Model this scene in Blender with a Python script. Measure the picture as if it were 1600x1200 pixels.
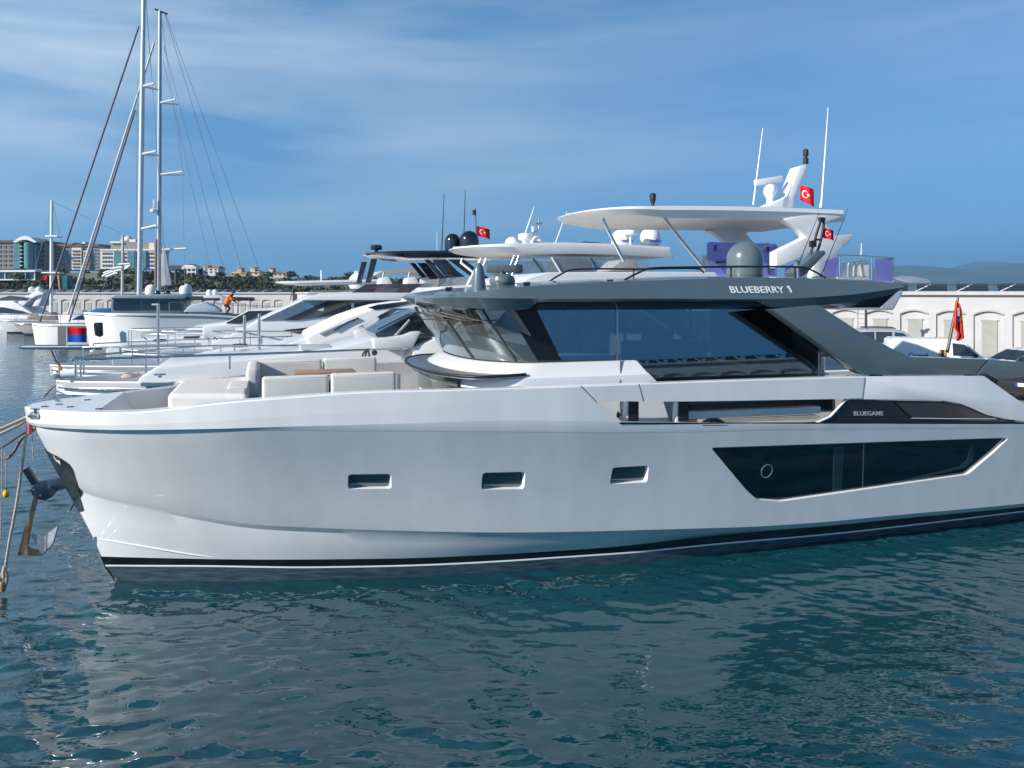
import bpy, bmesh, math, random
import numpy as np
from mathutils import Vector, Matrix
R = math.radians
random.seed(7); rng = np.random.default_rng(7)
sc = bpy.context.scene
COL = sc.collection
for o in list(bpy.data.objects): bpy.data.objects.remove(o)

# ------------------------------------------------------------------ camera
CAMZ = 4.9; FPX = 1200.0; HY = 457.0          # eye height, focal length and horizon row of the 1600x1200 photograph
cam = bpy.data.cameras.new('camera'); camo = bpy.data.objects.new('camera', cam); COL.objects.link(camo)
camo.location = (0, 0, CAMZ); camo.rotation_euler = (R(90), 0, 0)
cam.sensor_fit = 'HORIZONTAL'; cam.sensor_width = 36; cam.lens = 27.0
cam.shift_y = -(600 - HY) / 1600
cam.clip_start = 0.1; cam.clip_end = 60000
sc.camera = camo
# ------------------------------------------------------------------ light
SUN = Vector((-.76, -.475, .445)).normalized()
el = math.asin(SUN.z); az = math.atan2(SUN.x, SUN.y)
w = bpy.data.worlds.new('World'); sc.world = w; w.use_nodes = True
nt = w.node_tree; nt.nodes.clear(); N = nt.nodes.new; LK = nt.links.new
sky = N('ShaderNodeTexSky'); sky.sky_type = 'NISHITA'; sky.sun_disc = False
sky.sun_elevation = el; sky.sun_rotation = az; sky.altitude = 0; sky.air_density = 1.0; sky.dust_density = 0.3; sky.ozone_density = 2.0
bg = N('ShaderNodeBackground'); bg.inputs[1].default_value = 0.11
out = N('ShaderNodeOutputWorld')
# the even blue of clear dry air: read the sky a little above the horizon band
gt = N('ShaderNodeTexCoord'); gs = N('ShaderNodeSeparateXYZ'); LK(gt.outputs['Generated'], gs.inputs[0])
gm = N('ShaderNodeMath'); gm.operation = 'MULTIPLY_ADD'; gm.inputs[1].default_value = .8; gm.inputs[2].default_value = .34; LK(gs.outputs['Z'], gm.inputs[0])
gmx = N('ShaderNodeMath'); gmx.operation = 'MAXIMUM'; gmx.inputs[1].default_value = .3; LK(gm.outputs[0], gmx.inputs[0])
gc = N('ShaderNodeCombineXYZ'); LK(gs.outputs['X'], gc.inputs[0]); LK(gs.outputs['Y'], gc.inputs[1]); LK(gmx.outputs[0], gc.inputs[2])
gn = N('ShaderNodeVectorMath'); gn.operation = 'NORMALIZE'; LK(gc.outputs[0], gn.inputs[0]); LK(gn.outputs[0], sky.inputs[0])
# thin cirrus high in the sky, drawn on the sky's own direction
tc = N('ShaderNodeTexCoord'); mp = N('ShaderNodeMapping'); mp.inputs['Rotation'].default_value = (0, R(12), R(20)); mp.inputs['Scale'].default_value = (1.0, 1.6, 8.0)
nz = N('ShaderNodeTexNoise'); nz.inputs['Scale'].default_value = 1.25; nz.inputs['Detail'].default_value = 5; nz.inputs['Roughness'].default_value = .5; nz.inputs['Distortion'].default_value = .35
LK(tc.outputs['Generated'], mp.inputs[0]); LK(mp.outputs[0], nz.inputs['Vector'])
cr = N('ShaderNodeValToRGB'); cr.color_ramp.elements[0].position = .40; cr.color_ramp.elements[1].position = .66
LK(nz.outputs['Fac'], cr.inputs[0])
sx = N('ShaderNodeSeparateXYZ'); LK(tc.outputs['Generated'], sx.inputs[0])
mr = N('ShaderNodeMapRange'); mr.inputs['From Min'].default_value = .3; mr.inputs['From Max'].default_value = -.55; mr.inputs['To Min'].default_value = .16; mr.inputs['To Max'].default_value = .80
LK(sx.outputs['X'], mr.inputs['Value'])
mz = N('ShaderNodeMapRange'); mz.inputs['From Min'].default_value = .0; mz.inputs['From Max'].default_value = .2; LK(sx.outputs['Z'], mz.inputs['Value'])
mu = N('ShaderNodeMath'); mu.operation = 'MULTIPLY'; LK(cr.outputs[0], mu.inputs[0]); LK(mr.outputs[0], mu.inputs[1])
mu2 = N('ShaderNodeMath'); mu2.operation = 'MULTIPLY'; LK(mu.outputs[0], mu2.inputs[0]); LK(mz.outputs[0], mu2.inputs[1])
tint = N('ShaderNodeMix'); tint.data_type = 'RGBA'; tint.blend_type = 'MULTIPLY'; tint.inputs[0].default_value = 1.0
tint.inputs[7].default_value = (.66, 1.02, 1.14, 1); LK(sky.outputs[0], tint.inputs[6])
mx = N('ShaderNodeMix'); mx.data_type = 'RGBA'; mx.inputs[7].default_value = (4.3, 4.9, 5.6, 1)
LK(mu2.outputs[0], mx.inputs[0]); LK(tint.outputs[2], mx.inputs[6]); hz1 = N('ShaderNodeMapRange'); hz1.interpolation_type = 'SMOOTHSTEP'; hz1.inputs['From Min'].default_value = .30; hz1.inputs['From Max'].default_value = .75; hz1.inputs['To Min'].default_value = 1; hz1.inputs['To Max'].default_value = .34  # added dimming of the sky above the view, to darken the water's reflections
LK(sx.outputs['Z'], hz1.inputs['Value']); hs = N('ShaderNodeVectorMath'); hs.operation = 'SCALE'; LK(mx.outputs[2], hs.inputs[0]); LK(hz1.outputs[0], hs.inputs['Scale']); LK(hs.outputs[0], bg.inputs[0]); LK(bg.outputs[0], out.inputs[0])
sl = bpy.data.lights.new('sun', 'SUN'); sl.energy = 4.3; sl.angle = R(.5); sl.color = (1, .94, .86)
so = bpy.data.objects.new('sun', sl); COL.objects.link(so); so.rotation_euler = (-SUN).to_track_quat('-Z', 'Y').to_euler(); so.location = (-40, -20, 40)
sc.view_settings.view_transform = 'Standard'; sc.view_settings.look = 'None'; sc.view_settings.gamma = 1; sc.view_settings.use_curve_mapping = False
sc.view_settings.exposure = 0.72
sc.render.engine = 'CYCLES'; sc.cycles.max_bounces = 8; sc.cycles.transparent_max_bounces = 16; sc.cycles.caustics_reflective = False; sc.cycles.caustics_refractive = False

# ------------------------------------------------------------------ materials
MATS = {}
def mat(name, col, rough=.5, metal=0, spec=.5, coat=0, var=0, vscale=3, bump=0, bscale=30, stretch=None):
    m = bpy.data.materials.new(name); m.use_nodes = True; MATS[name] = m
    n = m.node_tree.nodes; l = m.node_tree.links; p = n['Principled BSDF']
    p.inputs['Base Color'].default_value = (*col, 1); p.inputs['Roughness'].default_value = rough; p.inputs['Metallic'].default_value = metal
    p.inputs['Specular IOR Level'].default_value = spec; p.inputs['Coat Weight'].default_value = coat; p.inputs['Coat Roughness'].default_value = .05
    if var or bump:
        t = n.new('ShaderNodeTexCoord'); mpn = n.new('ShaderNodeMapping'); l.new(t.outputs['Object'], mpn.inputs[0])
        if stretch: mpn.inputs['Scale'].default_value = stretch
    if var:
        q = n.new('ShaderNodeTexNoise'); q.inputs['Scale'].default_value = vscale; q.inputs['Detail'].default_value = 6; l.new(mpn.outputs[0], q.inputs['Vector'])
        r_ = n.new('ShaderNodeMapRange'); r_.inputs['From Min'].default_value = .3; r_.inputs['From Max'].default_value = .7; r_.inputs['To Min'].default_value = 1 - var; r_.inputs['To Max'].default_value = 1 + var
        l.new(q.outputs['Fac'], r_.inputs[0])
        x = n.new('ShaderNodeVectorMath'); x.operation = 'SCALE'; x.inputs[0].default_value = col; l.new(r_.outputs[0], x.inputs['Scale']); l.new(x.outputs[0], p.inputs['Base Color'])
    if bump:
        q2 = n.new('ShaderNodeTexNoise'); q2.inputs['Scale'].default_value = bscale; q2.inputs['Detail'].default_value = 4; l.new(mpn.outputs[0], q2.inputs['Vector'])
        b_ = n.new('ShaderNodeBump'); b_.inputs['Strength'].default_value = bump; b_.inputs['Distance'].default_value = .02; l.new(q2.outputs['Fac'], b_.inputs['Height']); l.new(b_.outputs[0], p.inputs['Normal'])
    return m
def glassmat(name, tintc, refl=.1, rcol=(1, 1, 1), ior=1.5, body=None):
    m = bpy.data.materials.new(name); m.use_nodes = True; MATS[name] = m
    n = m.node_tree.nodes; l = m.node_tree.links; n.clear()
    o = n.new('ShaderNodeOutputMaterial'); t = n.new('ShaderNodeBsdfTransparent'); t.inputs[0].default_value = (*tintc, 1)
    g = n.new('ShaderNodeBsdfGlossy'); g.inputs['Roughness'].default_value = .01; g.inputs[0].default_value = (*rcol, 1)
    f = n.new('ShaderNodeLayerWeight'); f.inputs[0].default_value = .5
    pw = n.new('ShaderNodeMath'); pw.operation = 'POWER'; pw.inputs[1].default_value = 5; l.new(f.outputs['Facing'], pw.inputs[0])
    ad = n.new('ShaderNodeMath'); ad.operation = 'MULTIPLY_ADD'; ad.inputs[1].default_value = 1 - refl; ad.inputs[2].default_value = refl; l.new(pw.outputs[0], ad.inputs[0])
    mxs = n.new('ShaderNodeMixShader'); l.new(ad.outputs[0], mxs.inputs[0]); l.new(g.outputs[0], mxs.inputs[2])
    if body:
        d = n.new('ShaderNodeBsdfDiffuse'); d.inputs[0].default_value = (*body[0], 1)
        m2 = n.new('ShaderNodeMixShader'); m2.inputs[0].default_value = body[1]; l.new(t.outputs[0], m2.inputs[1]); l.new(d.outputs[0], m2.inputs[2]); l.new(m2.outputs[0], mxs.inputs[1])
    else: l.new(t.outputs[0], mxs.inputs[1])
    l.new(mxs.outputs[0], o.inputs[0])
    return m
hullwhite = mat('hull_paint', (.76, .775, .79), .24, coat=.5, var=.045, vscale=1.6, stretch=(1.5, 1.5, .5))
white = mat('white_gelcoat', (.80, .81, .82), .3, coat=.3, var=.02, vscale=1.2)
white2 = mat('white_paint_weathered', (.74, .76, .78), .4, var=.06, vscale=2)
antif = mat('antifouling', (.050, .085, .115), .55, var=.6, vscale=5, stretch=(.6, .6, 6), bump=.2)
blackp = mat('black_paint', (.008, .009, .012), .12, coat=.6, var=.1)
pillarm = mat('pillar_black', (.010, .012, .016), .28, spec=.3, var=.1)
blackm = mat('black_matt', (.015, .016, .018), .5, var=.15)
grey = mat('grey_green_metallic', (.105, .148, .172), .30, metal=.1, coat=.6, var=.03, vscale=1)
greyd = mat('dark_grey', (.05, .06, .068), .4, var=.1)
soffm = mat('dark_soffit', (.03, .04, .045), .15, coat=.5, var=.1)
teak = mat('teak', (.36, .22, .13), .55, var=.22, vscale=6, stretch=(1, 12, 12))
def planked(name, base, seam, w_):
    m = mat(name, base, .6, var=.2, vscale=6, stretch=(1, 14, 14)); n = m.node_tree.nodes; l = m.node_tree.links; p = n['Principled BSDF']
    src = p.inputs['Base Color'].links[0].from_socket; t = n.new('ShaderNodeTexCoord'); x = n.new('ShaderNodeSeparateXYZ'); l.new(t.outputs['Object'], x.inputs[0])
    a = n.new('ShaderNodeMath'); a.operation = 'DIVIDE'; a.inputs[1].default_value = w_; l.new(x.outputs['Y'], a.inputs[0]); f = n.new('ShaderNodeMath'); f.operation = 'FRACT'; l.new(a.outputs[0], f.inputs[0])
    g = n.new('ShaderNodeMath'); g.operation = 'LESS_THAN'; g.inputs[1].default_value = .1; l.new(f.outputs[0], g.inputs[0])
    mi = n.new('ShaderNodeMix'); mi.data_type = 'RGBA'; mi.inputs[7].default_value = (*seam, 1); l.new(g.outputs[0], mi.inputs[0]); l.new(src, mi.inputs[6]); l.new(mi.outputs[2], p.inputs['Base Color']); return m
teakdeck = planked('teak_planking', (.40, .27, .18), (.05, .04, .035), .06)
fabric = mat('pale_grey_fabric', (.68, .67, .65), .9, spec=.1, var=.04, vscale=8, bump=.35, bscale=160)
chrome = mat('polished_steel', (.62, .63, .64), .16, metal=1, var=.06, vscale=5)
steel = mat('brushed_steel', (.40, .43, .45), .35, metal=.9, var=.25, vscale=6)
rope_m = mat('cream_rope', (.47, .40, .34), .9, var=.25, vscale=25, bump=.5, bscale=60)
ropedark = mat('dark_rope', (.06, .055, .06), .9, var=.4, vscale=20, bump=.5, bscale=60)
rust = mat('rusty_steel', (.40, .26, .16), .6, metal=.4, var=.45, vscale=9, bump=.3)
darkglass = glassmat('dark_side_glass', (.60, .66, .70), .16, (.60, .84, 1.0), ior=1.45)
wsglass = glassmat('windscreen_glass', (.52, .60, .63), .15, (.84, .95, 1.0), ior=1.5, body=((.27, .32, .34), .24))
hullglass = glassmat('hull_glass', (.30, .36, .37), .13, (.8, .9, 1), ior=1.32)
portglass = glassmat('porthole_glass', (.30, .36, .38), .16, (.85, .95, 1), body=((.16, .21, .24), .35))
blackglass = mat('black_window', (.010, .014, .020), .06, coat=.7, var=.1)
winblue = mat('smoked_window', (.020, .030, .042), .08, coat=.6, var=.15)
purple = glassmat('blue_violet_screen', (.50, .50, .82), .05, body=((.36, .36, .74), .45))
clearscreen = glassmat('clear_screen', (.82, .88, .90), .07, body=((.6, .65, .68), .18))
brownscreen = glassmat('brown_screen', (.30, .25, .30), .06, body=((.12, .10, .13), .5))
nonskid = mat('nonskid_deck', (.56, .57, .58), .8, var=.06, vscale=4)
red = mat('red_cloth', (.62, .018, .025), .8, spec=.1, var=.1, vscale=5)
orangered = mat('faded_red_cloth', (.72, .07, .035), .8, spec=.1, var=.08, vscale=5)
bluec = mat('blue_cloth', (.02, .10, .50), .8, spec=.1, var=.1, vscale=5)
whitec = mat('white_cloth', (.8, .8, .8), .8, spec=.1, var=.03)
domeg = mat('grey_dome', (.115, .15, .165), .25, coat=.5, var=.03)
domew = mat('white_dome', (.78, .79, .80), .3, coat=.3, var=.02)
domeb = mat('black_dome', (.010, .013, .022), .16, coat=.6, var=.1)
navy = mat('navy_paint', (.012, .020, .038), .18, coat=.6, var=.1)
yellow = mat('yellow_float', (.80, .45, .01), .5, var=.1, vscale=9)
bluetext = mat('blue_lettering', (.03, .10, .55), .5, var=.03)
whitetext = mat('white_lettering', (.85, .86, .88), .4, var=.01)

# ------------------------------------------------------------------ mesh helpers
def obj(name, me, m=None, parent=None, smooth=None):
    o = bpy.data.objects.new(name, me); COL.objects.link(o)
    if m:
        me.materials.clear(); me.materials.append(m)
    if parent: o.parent = parent
    if smooth is not None:
        me.shade_smooth(); me.set_sharp_from_angle(angle=R(smooth))
    return o
def tag(o, label, cat, group=None, kind=None):
    o['label'] = label; o['category'] = cat
    if group: o['group'] = group
    if kind: o['kind'] = kind
    return o
def empty(name, loc, rz=0, label=None, cat=None, group=None):
    o = bpy.data.objects.new(name, None); COL.objects.link(o); o.location = loc; o.rotation_euler = (0, 0, rz); o.empty_display_size = .3
    if label: tag(o, label, cat, group)
    return o
class MB:
    def __init__(s): s.v = []; s.f = []
    def add(s, vs, fs):
        k = len(s.v); s.v += [tuple(p) for p in vs]; s.f += [tuple(i + k for i in f) for f in fs]; return s
    def grid(s, rows, closed=False):
        n = len(rows[0]); vs = [p for r_ in rows for p in r_]; fs = []
        for j in range(len(rows) - 1):
            for i in range(n if closed else n - 1):
                a = j * n + i; b = j * n + (i + 1) % n
                fs.append((a, b, b + n, a + n))
        return s.add(vs, fs)
    def box(s, c, d, rot=None):
        vs = []
        for x in (-.5, .5):
            for y in (-.5, .5):
                for z in (-.5, .5):
                    p = Vector((x * d[0], y * d[1], z * d[2]))
                    if rot: p = rot @ p
                    vs.append(tuple(p + Vector(c)))
        return s.add(vs, [(0, 1, 3, 2), (4, 6, 7, 5), (0, 4, 5, 1), (2, 3, 7, 6), (0, 2, 6, 4), (1, 5, 7, 3)])
    def tube(s, pts, r, n=8, cap=True):
        pts = [Vector(p) for p in pts]; rr = r if isinstance(r, (list, tuple)) else [r] * len(pts)
        rows = []; up = None
        for i, p in enumerate(pts):
            d = (pts[min(i + 1, len(pts) - 1)] - pts[max(i - 1, 0)]).normalized()
            if up is None:
                up = Vector((0, 0, 1)) if abs(d.z) < .9 else Vector((1, 0, 0))
            a = d.cross(up).normalized(); b = a.cross(d).normalized(); up = b
            rows.append([tuple(p + (a * math.cos(t) + b * math.sin(t)) * rr[i]) for t in [2 * math.pi * k / n for k in range(n)]])
        k0 = len(s.v); s.grid(rows, True)
        if cap:
            s.f.append(tuple(k0 + i for i in range(n))[::-1]); e = k0 + n * (len(pts) - 1); s.f.append(tuple(e + i for i in range(n)))
        return s
    def lathe(s, prof, c=(0, 0, 0), n=24, M=None):
        rows = []
        for (r_, z) in prof:
            row = []
            for k in range(n):
                p = Vector((r_ * math.cos(2 * math.pi * k / n), r_ * math.sin(2 * math.pi * k / n), z))
                if M: p = M @ p
                row.append(tuple(p + Vector(c)))
            rows.append(row)
        k0 = len(s.v); s.grid(rows, True)
        s.f.append(tuple(k0 + i for i in range(n))[::-1]); e = k0 + n * (len(prof) - 1); s.f.append(tuple(e + i for i in range(n)))
        return s
    def prism(s, poly, off):
        """poly: 3-D outline; off: extrusion vector"""
        n = len(poly); off = Vector(off); a = [Vector(p) for p in poly]
        return s.add([tuple(p) for p in a] + [tuple(p + off) for p in a],
                     [tuple(range(n))[::-1], tuple(range(n, 2 * n))] + [(i, (i + 1) % n, n + (i + 1) % n, n + i) for i in range(n)])
    def bm(s):
        me = bpy.data.meshes.new('m'); me.from_pydata(s.v, [], s.f); me.update(); return me
    def build(s, name, m, parent=None, smooth=None, bevel=0, seg=2):
        me = s.bm(); b = bmesh.new(); b.from_mesh(me)
        bmesh.ops.remove_doubles(b, verts=b.verts, dist=1e-5)
        bmesh.ops.recalc_face_normals(b, faces=b.faces)
        if bevel:
            es = [e for e in b.edges if len(e.link_faces) == 2 and e.calc_face_angle(0) > R(25)]
            bmesh.ops.bevel(b, geom=es, offset=bevel, segments=seg, profile=.6, affect='EDGES', clamp_overlap=True)
        b.to_mesh(me); b.free(); me.name = name
        return obj(name, me, m, parent, smooth if smooth is not None else (40 if bevel else None))
def text(name, body, m, parent, M, size, extrude=.004, offset=0, align='CENTER', spacing=1.0):
    c = bpy.data.curves.new('t', 'FONT'); c.body = body; c.size = size; c.extrude = extrude; c.offset = offset; c.align_x = align; c.space_character = spacing
    o = bpy.data.objects.new('t', c); COL.objects.link(o)
    dg = bpy.context.evaluated_depsgraph_get(); me = bpy.data.meshes.new_from_object(o.evaluated_get(dg)); bpy.data.objects.remove(o)
    me.transform(M); me.name = name
    return obj(name, me, m, parent)
def arc_pts(fn, a, b, n): return [fn(a + (b - a) * i / (n - 1)) for i in range(n)]
def spline(xs, ys):
    """monotone cubic interpolation with flat continuation"""
    xs = np.array(xs, float); ys = np.array(ys, float); h = np.diff(xs); d = np.diff(ys) / h; m_ = np.zeros(len(xs))
    m_[0] = d[0]; m_[-1] = d[-1]
    for i in range(1, len(xs) - 1):
        m_[i] = 0 if d[i - 1] * d[i] <= 0 else 2 * d[i - 1] * d[i] / (d[i - 1] + d[i])
    def f(x):
        x = min(max(x, xs[0]), xs[-1]); i = min(int(np.searchsorted(xs, x, 'right')) - 1, len(h) - 1); t = (x - xs[i]) / h[i]
        return float((2 * t**3 - 3 * t**2 + 1) * ys[i] + (t**3 - 2 * t**2 + t) * h[i] * m_[i] + (-2 * t**3 + 3 * t**2) * ys[i + 1] + (t**3 - t**2) * h[i] * m_[i + 1])
    return f
def smoothpath(pts, n):
    pts = [Vector(p) for p in pts]; res = []
    P = [pts[0] * 2 - pts[1]] + pts + [pts[-1] * 2 - pts[-2]]
    for i in range(1, len(P) - 2):
        for k in range(n):
            t = k / n; a, b, c, d = P[i - 1:i + 3]
            res.append(.5 * ((2 * b) + (-a + c) * t + (2 * a - 5 * b + 4 * c - d) * t * t + (-a + 3 * b - 3 * c + d) * t**3))
    return res + [pts[-1]]
class Frame:
    """a berth: origin at the stem on the water, x aft along the keel, -y to port (towards the quay's outer end)"""
    def __init__(s, B, th): s.B = np.array(B[:2], float); s.th = th; s.u = np.array([math.cos(th), math.sin(th)]); s.v = np.array([-math.sin(th), math.cos(th)])
    def at(s, px, py, y):
        """the point of the vertical plane y (own frame) that the photograph shows at px, py"""
        d = np.array([(px - 800) / FPX, 1.0]); t = (s.B @ s.v + y) / (d @ s.v); P = d * t
        return Vector((float((P - s.B) @ s.u), y, float(CAMZ - (py - HY) / FPX * t)))
    def atx(s, px, py, x):
        d = np.array([(px - 800) / FPX, 1.0]); t = (s.B @ s.u + x) / (d @ s.u); P = d * t
        return Vector((x, float((P - s.B) @ s.v), float(CAMZ - (py - HY) / FPX * t)))
    def root(s, name, label, cat, group=None): return empty(name, (s.B[0], s.B[1], 0), s.th, label, cat, group)
TH = R(17.5)
B0 = np.array([-6.7116, 13.0958])
def berth(off, s=0):
    return Frame(B0 + np.array([-math.sin(TH), math.cos(TH)]) * off + np.array([math.cos(TH), math.sin(TH)]) * s, TH)
def dome(mb, c, r, h, n=24, foot=.8):
    """satellite dome: short drum, round top"""
    pr = [(r * foot, 0), (r * .97, h * .12), (r, h * .2)]; hz = h - r
    if hz > h * .2: pr.append((r, hz))
    else: hz = h * .2
    for k in range(1, 9): a = k / 9 * math.pi / 2; pr.append((r * math.cos(a), hz + (h - hz) * math.sin(a)))
    pr.append((.002, h)); return mb.lathe(pr, c, n)
# ------------------------------------------------------------------ water
def water_mat():
    m = bpy.data.materials.new('sea_water'); m.use_nodes = True; n = m.node_tree.nodes; l = m.node_tree.links; p = n['Principled BSDF']
    p.inputs['Roughness'].default_value = .035; p.inputs['IOR'].default_value = 2.05
    t = n.new('ShaderNodeTexCoord'); q = n.new('ShaderNodeTexNoise'); q.inputs['Scale'].default_value = .06; q.inputs['Detail'].default_value = 3; l.new(t.outputs['Object'], q.inputs['Vector'])
    r_ = n.new('ShaderNodeValToRGB'); r_.color_ramp.elements[0].color = (.0022, .040, .060, 1); r_.color_ramp.elements[1].color = (.0045, .055, .072, 1)
    r_.color_ramp.elements[0].position = .35; r_.color_ramp.elements[1].position = .65; l.new(q.outputs['Fac'], r_.inputs[0]); l.new(r_.outputs[0], p.inputs['Base Color'])
    # fine ripples below the size of the mesh, wider ones far away where the mesh is flat
    mp1 = n.new('ShaderNodeMapping'); mp1.inputs['Scale'].default_value = (.75, 1.3, 1); mp1.inputs['Rotation'].default_value = (0, 0, R(-12)); l.new(t.outputs['Object'], mp1.inputs[0])
    a = n.new('ShaderNodeTexNoise'); a.inputs['Scale'].default_value = 5; a.inputs['Detail'].default_value = 2; l.new(mp1.outputs[0], a.inputs['Vector'])
    b1 = n.new('ShaderNodeBump'); b1.inputs['Strength'].default_value = .6; b1.inputs['Distance'].default_value = .016; l.new(a.outputs['Fac'], b1.inputs['Height'])
    a2 = n.new('ShaderNodeTexNoise'); a2.inputs['Scale'].default_value = 1.3; a2.inputs['Detail'].default_value = 3; l.new(mp1.outputs[0], a2.inputs['Vector'])
    b2 = n.new('ShaderNodeBump'); b2.inputs['Distance'].default_value = .12
    ln = n.new('ShaderNodeVectorMath'); ln.operation = 'LENGTH'; l.new(t.outputs['Object'], ln.inputs[0]); mr_ = n.new('ShaderNodeMapRange'); mr_.inputs['From Min'].default_value = 14; mr_.inputs['From Max'].default_value = 50; mr_.inputs['To Min'].default_value = .08; mr_.inputs['To Max'].default_value = .9
    l.new(ln.outputs['Value'], mr_.inputs['Value']); l.new(mr_.outputs[0], b2.inputs['Strength']); l.new(a2.outputs['Fac'], b2.inputs['Height']); l.new(b1.outputs[0], b2.inputs['Normal'])
    l.new(b2.outputs[0], p.inputs['Normal'])
    return m
WM = water_mat()
def waves(X, Y, comps):
    Z = np.zeros_like(X)
    for (kx, ky, a, ph, sh) in comps:
        s_ = np.sin(kx * X + ky * Y + ph); Z += a * (s_ + sh * np.cos(2 * (kx * X + ky * Y + ph)))
    return Z
comps = []
for i in range(72):
    lam = .20 * (1.0 / .20) ** rng.random(); k = 2 * math.pi / lam; th_ = R(-104) + rng.normal() * R(30)
    comps.append((k * math.cos(th_), k * math.sin(th_), .0031 * lam ** .72, rng.random() * 6.283, -.16))
nx, ny = 1020, 820
gx = np.linspace(-24, 30, nx); ty = np.linspace(0, 1, ny); gy = 3.5 + 46 * (ty * .45 + .55 * ty ** 2)
X, Y = np.meshgrid(gx, gy)
wx = X + .12 * np.sin(.9 * Y + 1) + .1 * np.sin(1.7 * X); wy = Y + .12 * np.sin(.8 * X) + .08 * np.sin(2.1 * Y + 2)
Zw = waves(wx, wy, comps)
patch = .75 + .45 * np.sin(.32 * X + .5 * np.sin(.25 * Y)) * np.sin(.41 * Y + .8)
edge = np.clip(np.minimum(np.minimum(X + 24, 30 - X), np.minimum(Y - 3.5, 49.5 - Y)) / 4, 0, 1)
Zw = Zw * patch * edge
V = np.stack([X, Y, Zw], -1).reshape(-1, 3)
idx = np.arange(nx * ny).reshape(ny, nx)
Fq = np.stack([idx[:-1, :-1], idx[:-1, 1:], idx[1:, 1:], idx[1:, :-1]], -1).reshape(-1, 4)
me = bpy.data.meshes.new('water'); me.vertices.add(len(V)); me.vertices.foreach_set('co', V.ravel().astype(np.float32))
me.loops.add(Fq.size); me.loops.foreach_set('vertex_index', Fq.ravel().astype(np.int32)); me.polygons.add(len(Fq))
me.polygons.foreach_set('loop_start', np.arange(0, Fq.size, 4).astype(np.int32)); me.update(calc_edges=True); me.validate()
# the rest of the sea: four flat skirts that share the rim
k = len(V); b = bmesh.new(); b.from_mesh(me); BIG = 30000
def quad(*ps): b.faces.new([b.verts.new(p) for p in ps])
quad((-BIG, -BIG, 0), (BIG, -BIG, 0), (BIG, 3.5, 0), (-BIG, 3.5, 0)); quad((-BIG, 49.5, 0), (BIG, 49.5, 0), (BIG, BIG, 0), (-BIG, BIG, 0))
quad((-BIG, 3.5, 0), (-24, 3.5, 0), (-24, 49.5, 0), (-BIG, 49.5, 0)); quad((30, 3.5, 0), (BIG, 3.5, 0), (BIG, 49.5, 0), (30, 49.5, 0))
b.to_mesh(me); b.free()
water = obj('water', me, WM); me.shade_smooth(); water['kind'] = 'structure'
# ------------------------------------------------------------------ the big white yacht in front
FM = Frame(B0, TH); MY = FM.root('motor_yacht', 'large white motor yacht with flat grey roof and long black hull window, nearest the camera', 'yacht', 'motor yachts moored side by side')
SE = 20.6
stem = spline([-.6, 0, .3, .45, 1.2, 2.24, 2.7, 3.04, 3.2], [.4, 0, -.19, -.24, -.55, -1.03, -1.23, -1.36, -1.42])
tG = spline([0, .1, .25, .5, 1, 2, 3.4, 5, 7, 9, 12, 22], [.16, .36, .56, .80, 1.18, 1.72, 2.22, 2.50, 2.74, 2.85, 2.87, 2.85])
tC = spline([0, .3, .7, 1.7, 2.7, 3.6, 5, 7, 9, 11, 22], [.03, .24, .48, .86, 1.13, 1.38, 1.73, 2.10, 2.30, 2.40, 2.45])
tW = spline([0, 1, 2, 3.2, 5.2, 7.3, 9.45, 13, 22], [.015, .37, .69, 1.0, 1.42, 1.75, 1.95, 1.97, 2.02])
def trace(pix, bf, s0, tail):
    xs = []; zs = []
    for px, py in pix:
        bb = 1.5
        for _ in range(30):
            p = FM.at(px, py, -bb); bb = .5 * bb + .5 * bf(max(p.x - s0, 0))
        xs.append(p.x); zs.append(p.z)
    for x, z in tail: xs.append(x); zs.append(z)
    return xs, zs
bG = lambda s: tG(s + 1.36)
zG = spline([-1.36, -.5, .44, 2, 4.3, 9, 13, 15.9, 16.3, 17.0, 18.6, 20.6], [3.04, 3.05, 3.08, 3.26, 3.37, 3.37, 3.34, 3.27, 3.12, 2.64, 1.5, 1.2])
zGL = spline([-1.33, 0, 3, 6.14, 7.58, 9.12, 12.6], [2.80, 2.86, 3.03, 3.12, 3.10, 3.04, 2.94])
zT = spline([-1.30, 0, 3, 5.51, 8.02, 10.9, 17, 21], [2.755, 2.79, 2.86, 2.86, 2.75, 2.57, 2.26, 2.05])
KX, KZ = trace([(75, 665), (215, 669), (400, 671), (490, 671.5), (740, 673), (1050, 674), (1250, 670)], lambda d: tG(d) - .05, -1.23, [(17, 2.16), (21, 1.95)])
zK = spline([-1.23] + KX, [2.70] + KZ)
CX, CZ = trace([(148, 775), (250, 796), (400, 820), (500, 825), (650, 830), (800, 832), (1080, 826), (1194, 822), (1307, 814), (1400, 805)], tC, -.69, [(17, .50), (21, .48)])
zC = spline([-.69] + CX, [CZ[0] + .10] + CZ)
BX, BZ = trace([(300, 873), (500, 874), (700, 870), (900, 859), (1080, 841), (1340, 817), (1600, 788)], lambda d: tW(d) + .07, -.24, [(21, .42)])
zB = spline([-.24] + BX, [.45] + BZ)
SX, SZ = trace([(300, 883), (500, 885), (700, 880), (900, 868), (1080, 853), (1340, 829), (1600, 798)], lambda d: tW(d) + .05, -.19, [(21, .27)])
zS = spline([-.19] + SX, [.30] + SZ)
NS = 110
taus = [(i / NS) ** 1.55 for i in range(NS + 1)]
def row(s0, bf, zf, send=SE): return [(s0 + (send - s0) * t, bf(s0 + (send - s0) * t), zf(s0 + (send - s0) * t)) for t in taus]
step = spline([0, .25, 1.2, 3, 6, 12, 22], [0, .004, .03, .075, .10, .10, .08])
rowT = row(-1.30, lambda s: tG(s + 1.30) - .01, zT)
rowK = row(-1.23, lambda s: tG(s + 1.23) - .03, zK)
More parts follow.
